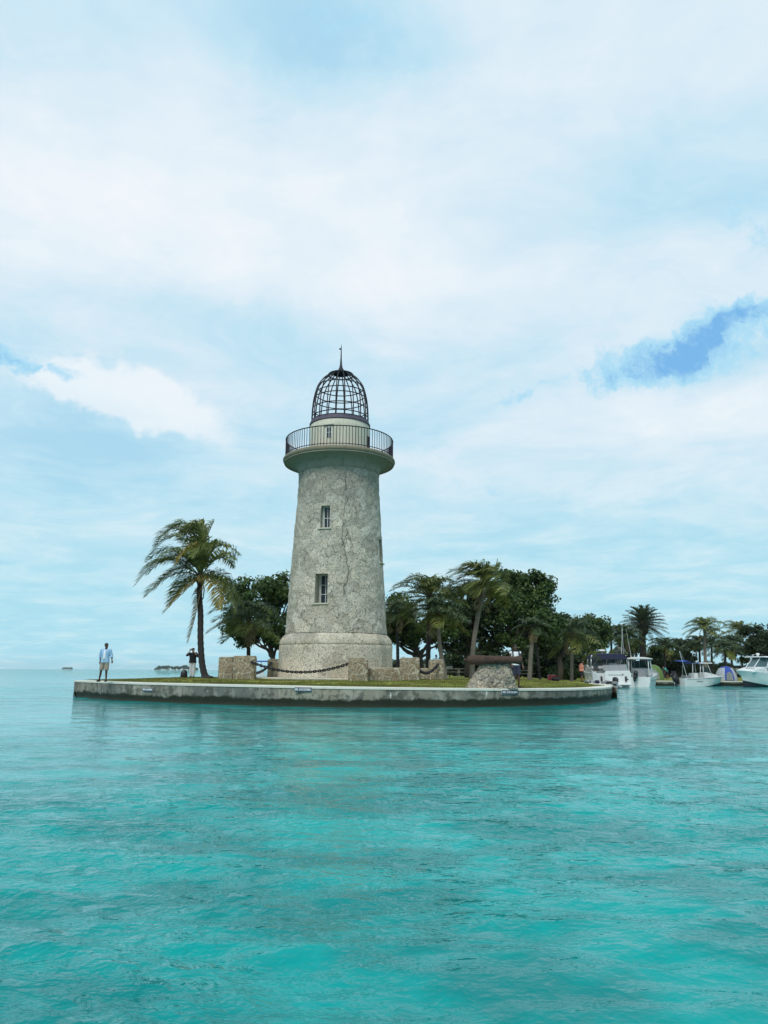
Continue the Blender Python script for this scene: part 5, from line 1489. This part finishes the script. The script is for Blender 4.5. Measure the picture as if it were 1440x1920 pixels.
def jetski():
    x, y = xy(1137, 53)
    root = thing('rope_pile', 'dark heap of mooring gear and grey fenders lying on the rounded quay corner', 'mooring gear', (x-.5, y+.2, ground_z(x-.5, y)+.0), R(100))
    rg = random.Random(8)
    for k in range(5):
        cx_, cy_ = rg.uniform(-2.4, 2.0), rg.uniform(-.25, .25); pth = []
        for i in range(60):
            a = i*.42; rr_ = .24-.0012*i; pth.append((cx_+rr_*math.cos(a)*1.2, cy_+rr_*math.sin(a), .03+i*.0026))
        MB().tube(pth, .022, 6).build('rope_coil', M['black'] if k % 2 else M['gel_grey'], root, smooth=True)
    for k in range(3):
        cx_ = -1.6+1.5*k; MB().capsule((cx_, .1, .13), (cx_+.5, .0, .13), .12, .12, 12).build('fender', M['gel_grey'] if k != 1 else M['bimini'], root, smooth=True)
jetski()

# distant boat behind the lighthouse, blue canopy, seen through the gap left of the tower
def far_boat():
    D = 100.0; x, y = xy(486, D)
    root = thing('pontoon_boat', 'small white boat with blue canopy glimpsed between the left stone pier and the lighthouse', 'boat', (x-2.4, y, 0), R(8))
    mb, st = hull_mb(5.6, 2.1, .7, .95, .3, transom=.93); mb.build('hull', [M['gel'], M['bottom']], root, smooth=True, auto=R(32))
    deck_mb(st, .3, 0, 22).build('deck', M['gel'], root)
    c = MB(); c.prism([(-1.0, 2.4), (1.0, 2.4), (.8, 2.56), (-.8, 2.56)], 'x', .4, 5.0); c.build('canopy', M['blue_canvas'], root, bevel=.03)
    l = MB()
    for s in (-1, 1):
        for xx in (.6, 2.6, 4.6): l.tube([(xx, s*.9, .6), (xx, s*.9, 2.42)], .03, 6)
    l.build('canopy_frame', M['steel'], root); MB().box((2.6, 0, .9), (.8, .7, .7)).build('console', M['gel'], root, bevel=.05)
    outboard(root, -.35, 0, .6, 1.0)
far_boat()

# ------------------------------------------------------------------ people
M['skin_dark'] = simple('dark_skin', (.075, .038, .022), .5, 0, .1, 8)
M['skin_brown'] = simple('brown_skin', (.17, .085, .050), .5, 0, .1, 8)
M['skin_light'] = simple('light_skin', (.42, .24, .17), .5, 0, .1, 8)
M['hair'] = simple('black_hair', (.010, .008, .007), .7, 0, .3, 20, .01)
def cloth(name, c, rough=.85): return simple(name, c, rough, 0, .12, 7, .008)
M['lightblue'] = cloth('light_blue_shirt', (.30, .47, .66)); M['tee'] = cloth('white_tee', (.72, .74, .76)); M['khaki'] = cloth('khaki_shorts', (.30, .25, .19))
M['blackcloth'] = cloth('black_top', (.012, .011, .016)); M['whitejean'] = cloth('white_trousers', (.66, .67, .70)); M['navyshort'] = cloth('navy_shorts', (.030, .035, .065))
M['salmon'] = cloth('salmon_shirt', (.62, .24, .17)); M['teal'] = cloth('teal_shirt', (.06, .36, .33)); M['shoe'] = cloth('dark_shoe', (.035, .028, .024)); M['greyblue'] = cloth('pale_blue_top', (.26, .42, .55))
def person(label, loc, rz, H, skin, J, wear, hair=True, look=0.0, tilt=0.0, voxel=.0085, shoes='shoe', build=1.0, extras=None):
    """local: faces -Y, x to the viewer's right when facing us. J overrides joints (metres for a 1.75 m person)."""
    k = H/1.75; root = thing('person', label, 'person', loc, rz)
    j = dict(pel=(0, 0, .93), chest=(0, .0, 1.28), neck=(0, .01, 1.47), head=(0, -.015, 1.62), shL=(-.185, 0, 1.41), shR=(.185, 0, 1.41), elL=(-.25, .02, 1.12), elR=(.25, .02, 1.12),
             haL=(-.27, -.05, .87), haR=(.27, -.05, .87), hiL=(-.09, 0, .90), hiR=(.09, 0, .90), knL=(-.11, -.015, .49), knR=(.11, -.015, .49), anL=(-.12, .02, .085), anR=(.12, .02, .085))
    j.update(J); j = {a: Vector(b)*k for a, b in j.items()}; w_ = build
    b = MB()
    sh = (j['shL']+j['shR'])/2
    ax = (j['shR']-j['shL']).normalized()
    def ringset(b, ex):
        c0, c1 = j['pel'], j['chest']
        b.rings([(c0+Vector((0, 0, -.09*k)), (.10+ex)*k*w_, (.085+ex)*k*w_), (c0, (.165+ex)*k*w_, (.115+ex)*k*w_), (c0.lerp(c1, .4), (.142+ex)*k*w_, (.105+ex)*k*w_), (c1, (.168+ex)*k*w_, (.118+ex)*k*w_), (c1+Vector((0, 0, .11*k)), (.175+ex)*k, (.095+ex)*k), (c1+Vector((0, 0, .175*k)), (.09+ex)*k, (.06+ex)*k)], 18)
    ringset(b, 0)
    b.capsule(j['neck']-Vector((0, 0, .06*k)), j['head']-Vector((0, 0, .06*k)), .058*k, .052*k)
    for s in 'LR':
        b.capsule(j['chest']+Vector((0, 0, .10*k))+ax*(.09*k*(1 if s == 'R' else -1)), j['sh'+s], .062*k, .060*k)
        b.capsule(j['sh'+s], j['el'+s], .055*k*w_, .040*k*w_); b.capsule(j['el'+s], j['ha'+s], .040*k*w_, .026*k)
        b.capsule(j['hi'+s], j['kn'+s], .085*k*w_, .056*k*w_); b.capsule(j['kn'+s], j['an'+s], .055*k*w_, .036*k)
        cal = j['kn'+s].lerp(j['an'+s], .3)+Vector((0, .02*k, 0)); b.capsule(cal+Vector((0, 0, .06*k)), cal-Vector((0, 0, .09*k)), .046*k*w_, .038*k)
        a = j['an'+s]; b.capsule(a+Vector((0, .03*k, -.05*k)), a+Vector((.02*k*(1 if s == 'R' else -1), -.13*k, -.055*k)), .036*k, .032*k)
        # hand: palm + five fingers
        el, ha = j['el'+s], j['ha'+s]; d_ = (ha-el).normalized(); hd = d_
        sd_ = d_.cross(Vector((0, 1, 0)));  sd_ = sd_.normalized() if sd_.length > .2 else Vector((1, 0, 0)); up = sd_.cross(d_).normalized()
        b.capsule(ha, ha+hd*.075*k, .026*k, .030*k); b.capsule(ha+sd_*.018*k+hd*.02*k, ha+hd*.075*k+sd_*.022*k, .020*k, .018*k); b.capsule(ha-sd_*.018*k+hd*.02*k, ha+hd*.075*k-sd_*.022*k, .020*k, .018*k)
        curl = -up if up.y > 0 else up
        for q, ln in zip((-1.5, -.5, .5, 1.5), (.058, .072, .078, .068)):
            r0 = ha+hd*.09*k+sd_*q*.019*k; m_ = r0+(hd*.9+curl*.35).normalized()*ln*.55*k; e_ = m_+(hd*.45+curl*.9).normalized()*ln*.5*k
            b.capsule(r0, m_, .0095*k, .009*k, 6); b.capsule(m_, e_, .009*k, .008*k, 6)
        tb = ha+hd*.02*k+sd_*.03*k; tm_ = tb+(hd*.6+sd_*.8).normalized()*.04*k; b.capsule(tb, tm_, .011*k, .010*k, 6); b.capsule(tm_, tm_+(hd*.9+curl*.4).normalized()*.03*k, .010*k, .009*k, 6)
    # head with jaw, nose, ears, brow
    hd0 = len(b.v); h = j['head']; Rm = Matrix.Rotation(look, 3, 'Z') @ Matrix.Rotation(tilt, 3, 'X')
    hb = MB()
    hb.rings([(Vector((0, -.035, -.115))*k, .030*k, .030*k), (Vector((0, -.03, -.095))*k, .048*k, .055*k), (Vector((0, -.012, -.05))*k, .066*k, .080*k), (Vector((0, 0, 0))*k, .074*k, .093*k), (Vector((0, .005, .05))*k, .074*k, .092*k), (Vector((0, .008, .09))*k, .056*k, .072*k), (Vector((0, .01, .112))*k, .022*k, .03*k)], 20)
    hb.capsule(Vector((0, -.088, .012))*k, Vector((0, -.106, -.022))*k, .009*k, .014*k, 8)
    hb.capsule(Vector((-.03, -.078, .024))*k, Vector((.03, -.078, .024))*k, .014*k, .014*k, 8)
    hb.capsule(Vector((-.018, -.082, -.055))*k, Vector((.018, -.082, -.055))*k, .010*k, .010*k, 8)
    for s in (-1, 1): hb.ell(Vector((s*.076, .008, -.008))*k, (.012*k, .020*k, .032*k), 8)
    hb.v = [tuple(Rm @ Vector(p)+h) for p in hb.v]; b.add(hb.v, hb.f)
    me = remeshed(b, 'body', voxel*k, 3); body = link_mesh('body', me, M[skin], root)
    # eyes & brows
    def onhead(p): return Rm @ (Vector(p)*k)+h
    e = MB(); 
    for s in (-1, 1): e.ell(onhead((s*.031, -.083, .006)), (.012*k, .008*k, .008*k), 6)
    e.build('eyes', M['hair'], root, smooth=True)
    if hair:
        hm = MB(); hm.rings([(Vector((0, .022, -.03))*k, .070*k, .078*k), (Vector((0, .020, .02))*k, .083*k, .092*k), (Vector((0, .010, .062))*k, .084*k, .096*k), (Vector((0, .008, .10))*k, .066*k, .078*k), (Vector((0, .01, .128))*k, .03*k, .036*k)], 20)
        hm.v = [tuple(Rm @ Vector(p)+h) for p in hm.v]; link_mesh('hair', remeshed(hm, 'hair', .012*k, 2), M['hair'], root)
    for kind, mat in wear:
        c = MB()
        if kind in ('shirt', 'tee', 'vest', 'long'):
            ex = {'shirt': .030, 'tee': .016, 'vest': .016, 'long': .022}[kind]; c0, c1 = j['pel'], j['chest']
            c.rings([(c0+Vector((0, 0, -.03*k if kind != 'shirt' else -.07*k)), (.165+ex+.012)*k*w_, (.12+ex+.01)*k*w_), (c0+Vector((0, 0, .05*k)), (.165+ex)*k*w_, (.118+ex)*k*w_), (c0.lerp(c1, .5), (.150+ex)*k*w_, (.110+ex)*k*w_), (c1, (.170+ex)*k*w_, (.120+ex)*k*w_), (c1+Vector((0, 0, .11*k)), (.178+ex)*k, (.098+ex)*k), (c1+Vector((0, .01*k, .175*k)), (.085+ex)*k, (.058+ex)*k)], 20)
            for s in 'LR':
                sg = 1 if s == 'R' else -1
                c.capsule(j['chest']+Vector((0, 0, .10*k))+ax*(.09*k*sg), j['sh'+s], (.062+ex)*k, (.060+ex*.8)*k)
                if kind == 'vest': continue
                c.capsule(j['sh'+s], j['sh'+s].lerp(j['el'+s], .5), (.060+ex*.8)*k, (.056+ex*.8)*k) if kind == 'tee' else c.capsule(j['sh'+s], j['el'+s], (.058+ex*.8)*k, (.048+ex*.8)*k)
                if kind == 'tee': c.tube([j['sh'+s].lerp(j['el'+s], .4), j['sh'+s].lerp(j['el'+s], .72)], [(.056+ex*.8)*k, (.058+ex*.9)*k], 12)
                if kind in ('shirt', 'long'): c.tube([j['el'+s].lerp(j['sh'+s], .15), j['el'+s].lerp(j['ha'+s], .35 if kind == 'shirt' else .9)], [(.044+ex*.8)*k, (.042+ex*.8)*k if kind == 'shirt' else (.032+ex*.7)*k], 12)
            nm_ = 'shirt'
        else:
            c0 = j['pel']; ex = .018
            c.rings([(c0+Vector((0, 0, -.13*k)), (.13+ex)*k*w_, (.10+ex)*k*w_), (c0+Vector((0, 0, -.05*k)), (.165+ex)*k*w_, (.118+ex)*k*w_), (c0+Vector((0, 0, .05*k)), (.158+ex*.5)*k*w_, (.112+ex*.5)*k*w_)], 18)
            for s in 'LR':
                kn = j['kn'+s]; hi = j['hi'+s]
                if kind == 'shorts': c.tube([hi+Vector((0, 0, .03*k)), hi.lerp(kn, .5), hi.lerp(kn, .93)], [(.092+ex)*k*w_, (.086+ex)*k*w_, (.082+ex)*k*w_], 14)
                else:
                    an = j['an'+s]; c.capsule(hi+Vector((0, 0, .03*k)), kn, (.088+ex)*k*w_, (.060+ex)*k*w_); c.tube([kn.lerp(hi, .1), kn, kn.lerp(an, .5), an+Vector((0, 0, .0))], [(.060+ex)*k*w_, (.058+ex)*k*w_, (.054+ex)*k*w_, (.050+ex)*k], 14)
            nm_ = 'shorts' if kind == 'shorts' else 'trousers'
        link_mesh(nm_, remeshed(c, nm_, max(voxel*1.3, .011)*k, 2), M[mat], root)
    for s in 'LR':
        a = j['an'+s]; c = MB(); c.capsule(a+Vector((0, .035*k, -.045*k)), a+Vector((.02*k*(1 if s == 'R' else -1), -.15*k, -.052*k)), .046*k, .040*k, 12)
        c.v = [(p[0], p[1], max(p[2], a.z-.085*k)) for p in c.v]; c.build('shoe', M[shoes], root, smooth=True)
    if extras: extras(root, j, k)
    return root
def faceto(x, y): return math.atan2(-(0-x), (0-y)*-1) if False else math.atan2(x, -(-y))*-1.0
# man in the blue shirt
x, y = xy(196, 36.2); z = float(ground_z(x, y))
z = .83
def man_ex(root, j, k):
    c = MB(); c.rings([(j['pel']+Vector((0, -.075*k, .02*k)), .085*k, .09*k), (j['pel'].lerp(j['chest'], .5)+Vector((0, -.075*k, 0)), .080*k, .080*k), (j['chest']+Vector((0, -.078*k, .0)), .085*k, .082*k), (j['chest']+Vector((0, -.05*k, .14*k)), .05*k, .075*k)], 16)
    c.build('undershirt', M['tee'], root, smooth=True)
    for s in (-1, 1): MB().ell(j['head']+Vector((.0, 0, 0))+Matrix.Rotation(R(48), 3, 'Z') @ Vector((s*.031, -.09, .008))*k, (.020*k, .020*k, .015*k), 8).build('sunglasses', M['black'], root, smooth=True)
person('man in open light blue shirt and khaki shorts at the left quay end', (x, y, z), R(-4), 1.76, 'skin_dark',
       dict(pel=(.0, 0, .93), head=(.02, -.02, 1.62), elL=(-.27, .06, 1.15), haL=(-.25, .03, .92), elR=(.27, .06, 1.16), haR=(.35, -.06, .93), knL=(-.15, -.02, .49), anL=(-.22, .02, .085), knR=(.10, -.02, .49), anR=(.10, .02, .085)),
       [('shorts', 'khaki'), ('shirt', 'lightblue')], look=R(48), tilt=R(0), extras=man_ex)
# photographer
x, y = xy(360.5, 45.2); z = gz(x, y)
def ph_ex(root, j, k):
    MB().box(j['head']+Vector((-.035, -.20, .02)), (.17, .03, .10)).build('camera_body', M['black'], root, bevel=.008)
    MB().tube([j['head']+Vector((-.03, -.21, .02)), j['head']+Vector((-.03, -.29, .02))], .035, 12).build('camera_lens', M['gel_grey'], root)
person('person in black jacket and white trousers raising a camera beside the lone palm', (x, y, z), R(-2), 1.68, 'skin_light',
       dict(shL=(-.18, 0, 1.40), elL=(-.33, -.12, 1.30), haL=(-.13, -.24, 1.58), elR=(.33, -.14, 1.24), haR=(.10, -.26, 1.52), knL=(-.09, 0, .49), anL=(-.07, .02, .085), knR=(.10, 0, .49), anR=(.09, .02, .085)),
       [('trousers', 'whitejean'), ('shirt', 'blackcloth')], build=1.12, extras=ph_ex)
x2, y2 = xy(345.5, 44.6)
bg_ = thing('backpack', 'black backpack standing on the grass beside the photographer', 'bag', (x2, y2, gz(x2, y2)), R(10))
MB().rings([(Vector((0, 0, 0)), .17, .11), (Vector((0, 0, .05)), .20, .14), (Vector((0, 0, .30)), .18, .12), (Vector((.01, 0, .40)), .12, .08), (Vector((.01, 0, .43)), .04, .03)], 16).build('pack', M['black'], bg_, smooth=True)
MB().tube([(-.05, 0, .42), (0, 0, .48), (.05, 0, .42)], .012, 6).build('strap', M['black'], bg_)
# man behind the cannon
x, y = xy(967, 33.4); z = gz(x, y)
def cn_ex(root, j, k):
    for s, S_ in ((-1, 'L'), (1, 'R')):
        t = MB(); sh = j['sh'+S_]; pth = [sh+Vector((-s*.05, .13, -.02)), sh+Vector((-s*.055, .03, .095)), sh+Vector((-s*.055, -.10, .06)), sh+Vector((-s*.05, -.16, -.10)), sh+Vector((-s*.02, -.13, -.27))]
        t.tube(pth, .030, 8, flat=.4); t.build('backpack_strap', M['bimini'], root, smooth=True)
    MB().rings([(Vector((0, .22, .98)), .13, .08), (Vector((0, .24, 1.15)), .16, .11), (Vector((0, .23, 1.4)), .14, .09), (Vector((0, .2, 1.46)), .06, .04)], 14).build('backpack', M['bimini'], root, smooth=True)
person('man in a white sleeveless shirt and navy shorts with a backpack behind the cannon', (x, y, z), R(6), 1.80, 'skin_dark',
       dict(elL=(-.24, .0, 1.13), haL=(-.20, -.12, .92), elR=(.26, .02, 1.12), haR=(.28, -.10, .87)), [('shorts', 'navyshort'), ('vest', 'tee')], extras=cn_ex)
# salmon shirt man looking at his phone, seen from his left side
x, y = xy(1090.5, 64.5); z = gz(x, y)
def sm_ex(root, j, k): MB().box(j['haR']+Vector((-.03, -.10, .04)), (.075, .012, .15)).build('phone', M['black'], root)
person('man in a salmon pink shirt looking down at his phone near the cabin cruiser', (x, y, z), R(88), 1.76, 'skin_brown',
       dict(head=(0, -.09, 1.59), elL=(-.23, .0, 1.14), haL=(-.08, -.28, 1.20), elR=(.23, .0, 1.14), haR=(.08, -.28, 1.20)), [('shorts', 'blackcloth'), ('shirt', 'salmon')], tilt=R(-32), build=1.32, voxel=.012, extras=sm_ex)
# two visitors behind the right pier
x, y = xy(818, 57.5); person('person in a pale blue top behind the rightmost stone pier, only head and shoulders showing', (x, y, gz(x, y)), R(10), 1.66, 'skin_brown', {}, [('trousers', 'blackcloth'), ('tee', 'greyblue')], voxel=.02)
x, y = xy(829, 58.5); person('darkly dressed person standing beside the one in pale blue behind the rightmost pier', (x, y, gz(x, y)), R(-25), 1.66, 'skin_dark', {}, [('trousers', 'blackcloth'), ('tee', 'navyshort')], voxel=.02)
# person bent over on the far quay
x, y = xy(1251, 87)
person('person in a teal shirt bending forward on the far quay by the hedge', (x, y, gz(x, y)), R(-70), 1.7, 'skin_brown',
       dict(chest=(0, -.28, 1.12), neck=(0, -.42, 1.22), head=(0, -.52, 1.30), shL=(-.185, -.36, 1.22), shR=(.185, -.36, 1.22), elL=(-.22, -.42, .95), elR=(.22, -.42, .95), haL=(-.16, -.50, .70), haR=(.16, -.50, .70), pel=(0, 0, .88)), [('shorts', 'blackcloth'), ('tee', 'teal')], voxel=.02, tilt=R(-40))
# crew aboard the cruiser
cx_, cy_ = xy(1123, 71.0)
def cap_ex(root, j, k):
    c = MB(); c.ell(j['head']+Vector((0, .0, .07)), (.095, .105, .075), 10); c.box(j['head']+Vector((0, -.12, .055)), (.15, .12, .02)); c.build('cap', M['teal'], root, smooth=True)
person('person in a green cap standing in the cockpit of the navy topped cruiser', (cx_, cy_+1.0, .75), R(20), 1.68, 'skin_light', {}, [('shorts', 'khaki'), ('tee', 'gel_grey')], voxel=.018, extras=cap_ex)

# ------------------------------------------------------------------ small things on the lawn
def picnic(u, D, rz, label):
    x, y = xy(u, D); root = thing('picnic_table', label, 'picnic table', (x, y, gz(x, y)), rz, 'picnic tables under the trees')
    M.setdefault('wood', simple('grey_timber', (.20, .19, .16), .85, 0, .25, 4))
    t = MB()
    for k in range(5): t.box((0, -.32+.16*k, .74), (1.8, .145, .04))
    t.build('table_top', M['wood'], root)
    for s in (-1, 1): b = MB(); b.box((0, s*.66-.07, .44), (1.8, .13, .04)); b.box((0, s*.66+.07, .44), (1.8, .13, .04)); b.build('bench', M['wood'], root)
    for s in (-1, 1):
        l = MB(); l.tube([(s*.65, -.62, 0), (s*.65, -.25, .72)], .045, 4); l.tube([(s*.65, .62, 0), (s*.65, .25, .72)], .045, 4); l.box((s*.65, 0, .40), (.05, 1.45, .09)); l.build('leg', M['wood'], root)
picnic(872, 74, R(4), 'left picnic table under the trees with pale bench planks')
picnic(849, 80, R(-8), 'farther picnic table left of the cannon, nearest the pale leaning trunk')
picnic(980, 72, R(6), 'picnic table glimpsed just right of the cannon muzzle')
picnic(905, 82, R(12), 'picnic table hidden behind the cannon pedestal top')
x, y = xy(1034, 66); M['red'] = simple('red_plastic', (.45, .015, .02), .4, 0, .15, 4)
c_ = thing('cooler', 'red cooler box lying on the lawn between the cannon and the cruiser', 'cooler', (x, y, gz(x, y)), R(20))
MB().box((0, 0, .19), (.62, .38, .38)).build('box', M['red'], c_, bevel=.03); MB().box((0, 0, .41), (.66, .42, .07)).build('lid', M['red'], c_, bevel=.02); MB().tube([(-.33, 0, .3), (-.36, 0, .45), (.36, 0, .45), (.33, 0, .3)], .015, 6).build('handle', M['white'], c_)
x, y = xy(1041, 64); c_ = thing('duffel_bag', 'small black and red bag lying just right of the red cooler', 'bag', (x, y, gz(x, y)), R(-15))
MB().capsule((-.2, 0, .16), (.2, 0, .16), .16, .16, 14).build('bag_body', M['black'], c_, smooth=True); MB().tube([(-.15, 0, .3), (-.08, 0, .42), (.08, 0, .42), (.15, 0, .3)], .018, 6).build('strap', M['red'], c_, smooth=True)
x, y = xy(796, 62); c_ = thing('marker_stone', 'pale square marker stone seen in the gap above the low wall', 'marker', (x, y, gz(x, y)), 0)
MB().box((0, 0, .45), (.42, .3, .95), taper=.86).build('stone', M['slab'], c_, bevel=.02); MB().prism([(-.2, .92), (.2, .92), (0, 1.06)], 'y', -.14, .14).build('stone_cap', M['slab'], c_)
x, y = xy(843, 68); c_ = thing('grill', 'small park barbecue post left of the picnic tables', 'grill', (x, y, gz(x, y)), 0)
MB().tube([(0, 0, 0), (0, 0, .7)], .035, 8).build('post', M['iron'], c_); MB().box((0, 0, .82), (.5, .4, .22), taper=1.0).build('firebox', M['gel_grey'], c_, bevel=.01)

# pale gabled building behind the boats
def chapel():
    D = 97; x, y = xy(1163, D); z = gz(x, y); root = thing('gabled_building', 'pale grey stone building with a steep gable behind the palms', 'building', (x, y, z), R(-24))
    W, Lg, h, a = 2.6, 4.5, 2.3, 1.35; M['ashlar'] = stucco('pale_ashlar', (.42, .43, .40), .3)
    m = MB(); m.prism([(-W/2, -.2), (W/2, -.2), (W/2, h), (0, h+a), (-W/2, h)], 'y', -Lg/2, Lg/2); m.build('wall', M['ashlar'], root)
    r = MB()
    for s in (-1, 1): panel(r, [(s*(W/2+.25), -Lg/2-.2, h-.20), (s*(W/2+.25), Lg/2+.2, h-.20), (0, Lg/2+.2, h+a+.02), (0, -Lg/2-.2, h+a+.02)], .10)
    r.build('roof', M['slab'], root)
    d_ = MB(); d_.box((0, -Lg/2-.01, 1.0), (.95, .06, 2.0)); d_.build('door', M['wood'], root); 
    for s in (-1, 1):
        w_ = MB(); w_.box((s*(W/2+.01), .3, 1.6), (.05, .8, 1.0)); w_.build('window', M['pane'], root)
chapel()
# tents
def dome_tent(u, D, W, H, m1, m2, label, rz=0.0):
    x, y = xy(u, D); root = thing('tent', label, 'tent', (x, y, gz(x, y)-.02), rz)
    mb = MB(); n, m = 14, 10; vs = []; fs = []
    for i in range(m+1):
        t = i/m*math.pi/2
        for k in range(n*2):
            a = math.pi*k/n; cx, sy_ = math.cos(a), math.sin(a); q = (abs(cx)**3.2+abs(sy_)**3.2)**(-1/3.2)
            r = math.cos(t)**.8 if i < m else .02
            vs.append((cx*q*W/2*r, sy_*q*W/2*.8*r, H*math.sin(t)))
    for i in range(m):
        for k in range(n*2): fs.append((i*n*2+k, i*n*2+(k+1) % (n*2), (i+1)*n*2+(k+1) % (n*2), (i+1)*n*2+k))
    mb.add(vs, fs); mb.mi = [1 if (k % (n*2)) in (5, 6, 7, 8, 19, 20, 21, 22) or i >= m-3 else 0 for i in range(m) for k in range(n*2)]
    mb.build('canopy', [m1, m2], root, smooth=True)
    p = MB()
    for s in (-1, 1):
        pth = [(s*W*.42*math.cos(t), -W*.34*math.cos(t), H*1.02*math.sin(t)+.01) for t in np.linspace(0, math.pi/2, 10)]; p.tube(pth, .014, 5)
    p.build('pole', M['gel_grey'], root, smooth=True)
    d_ = MB(); d_.prism([(-.35, .05), (.35, .05), (.30, .75), (0, .95), (-.30, .75)], 'y', -W*.4-.03, -W*.4+.12); d_.build('door', M['gel_grey'], root)
M['tentgrey'] = cloth('grey_tent_fabric', (.34, .37, .40)); M['tentblue'] = cloth('blue_tent_fabric', (.03, .07, .34)); M['tentgreen'] = cloth('green_tent_fabric', (.10, .17, .04))
dome_tent(1361, 84.5, 2.15, 1.5, M['tentgrey'], M['tentblue'], 'grey dome tent with a blue stripe on the quay between the two right hand boats')
dome_tent(1225, 85.5, 2.1, 1.6, M['tentgreen'], M['tentgreen'], 'green dome tent on the quay right of the hardtop fishing boat')
# rail fence
def fence():
    x0, y0 = xy(1374, 93); x1, y1 = xy(1450, 93); root = thing('rail_fence', 'pale wooden rail fence behind the rightmost boat', 'fence', (x0, y0, gz(x0, y0)))
    Wd = x1-x0
    for k in range(5): MB().box((Wd*k/4, 0, .62), (.12, .12, 1.25)).build('post', M['wood'], root)
    for zz in (.55, 1.05): MB().box((Wd/2, -.09, zz), (Wd+.2, .05, .13)).build('rail', M['wood'], root)
fence()
# dark bollards / camp things on the quay
x, y = xy(1341, 83.6); c_ = thing('cooler', 'small white cooler on the quay beside the blue striped tent', 'cooler', (x, y, gz(x, y)), R(5)); MB().box((0, 0, .16), (.5, .32, .32)).build('box', M['gel'], c_, bevel=.03); MB().box((0, 0, .35), (.52, .34, .05)).build('lid', M['gel_grey'], c_, bevel=.015)
x, y = xy(1262, 87.5); c_ = thing('camp_chair', 'dark folding camp chair right of the person in teal', 'chair', (x, y, gz(x, y)), R(-30))
MB().box((0, 0, .42), (.5, .48, .03)).build('seat', M['blackcloth'], c_); panel_mb = MB(); panel(panel_mb, [(-.25, .22, .45), (.25, .22, .45), (.25, .36, .92), (-.25, .36, .92)], .02); panel_mb.build('backrest', M['blackcloth'], c_)
for s in (-1, 1): l = MB(); l.tube([(s*.25, -.24, 0), (s*.25, .26, .62)], .014, 5); l.tube([(s*.25, .26, 0), (s*.25, -.24, .62)], .014, 5); l.build('leg', M['steel'], c_)
# light pole rising between the palms
x, y = xy(1171, 90); c_ = thing('mast', 'slim pale pole standing between the palms behind the cruiser', 'pole', (x, y, gz(x, y))); MB().tube([(0, 0, 0), (0, 0, at_y(1171, 1182, 90).z-gz(x, y))], [.09, .05], 8).build('pole', M['gel_grey'], c_); MB().capsule((0, 0, at_y(1171, 1182, 90).z-gz(x, y)), (0, 0, at_y(1171, 1180, 90).z-gz(x, y)), .09, .07, 8).build('cap', M['gel_grey'], c_)

# ------------------------------------------------------------------ haze: one even box of thin sea air
hm_ = bpy.data.materials.new('haze'); hm_.use_nodes = True; hn = hm_.node_tree; hn.nodes.clear()
pv = hn.nodes.new('ShaderNodeVolumePrincipled'); pv.inputs['Color'].default_value = (.80, .93, 1.0, 1); pv.inputs['Density'].default_value = 0.9e-4; pv.inputs['Anisotropy'].default_value = .2
ho = hn.nodes.new('ShaderNodeOutputMaterial'); hn.links.new(pv.outputs[0], ho.inputs['Volume'])
hz = MB().box((0, 0, 12.0), (9800, 9800, 30)).build('haze', hm_); tag(hz, 'thin bright sea haze over the horizon', 'haze', kind='stuff')
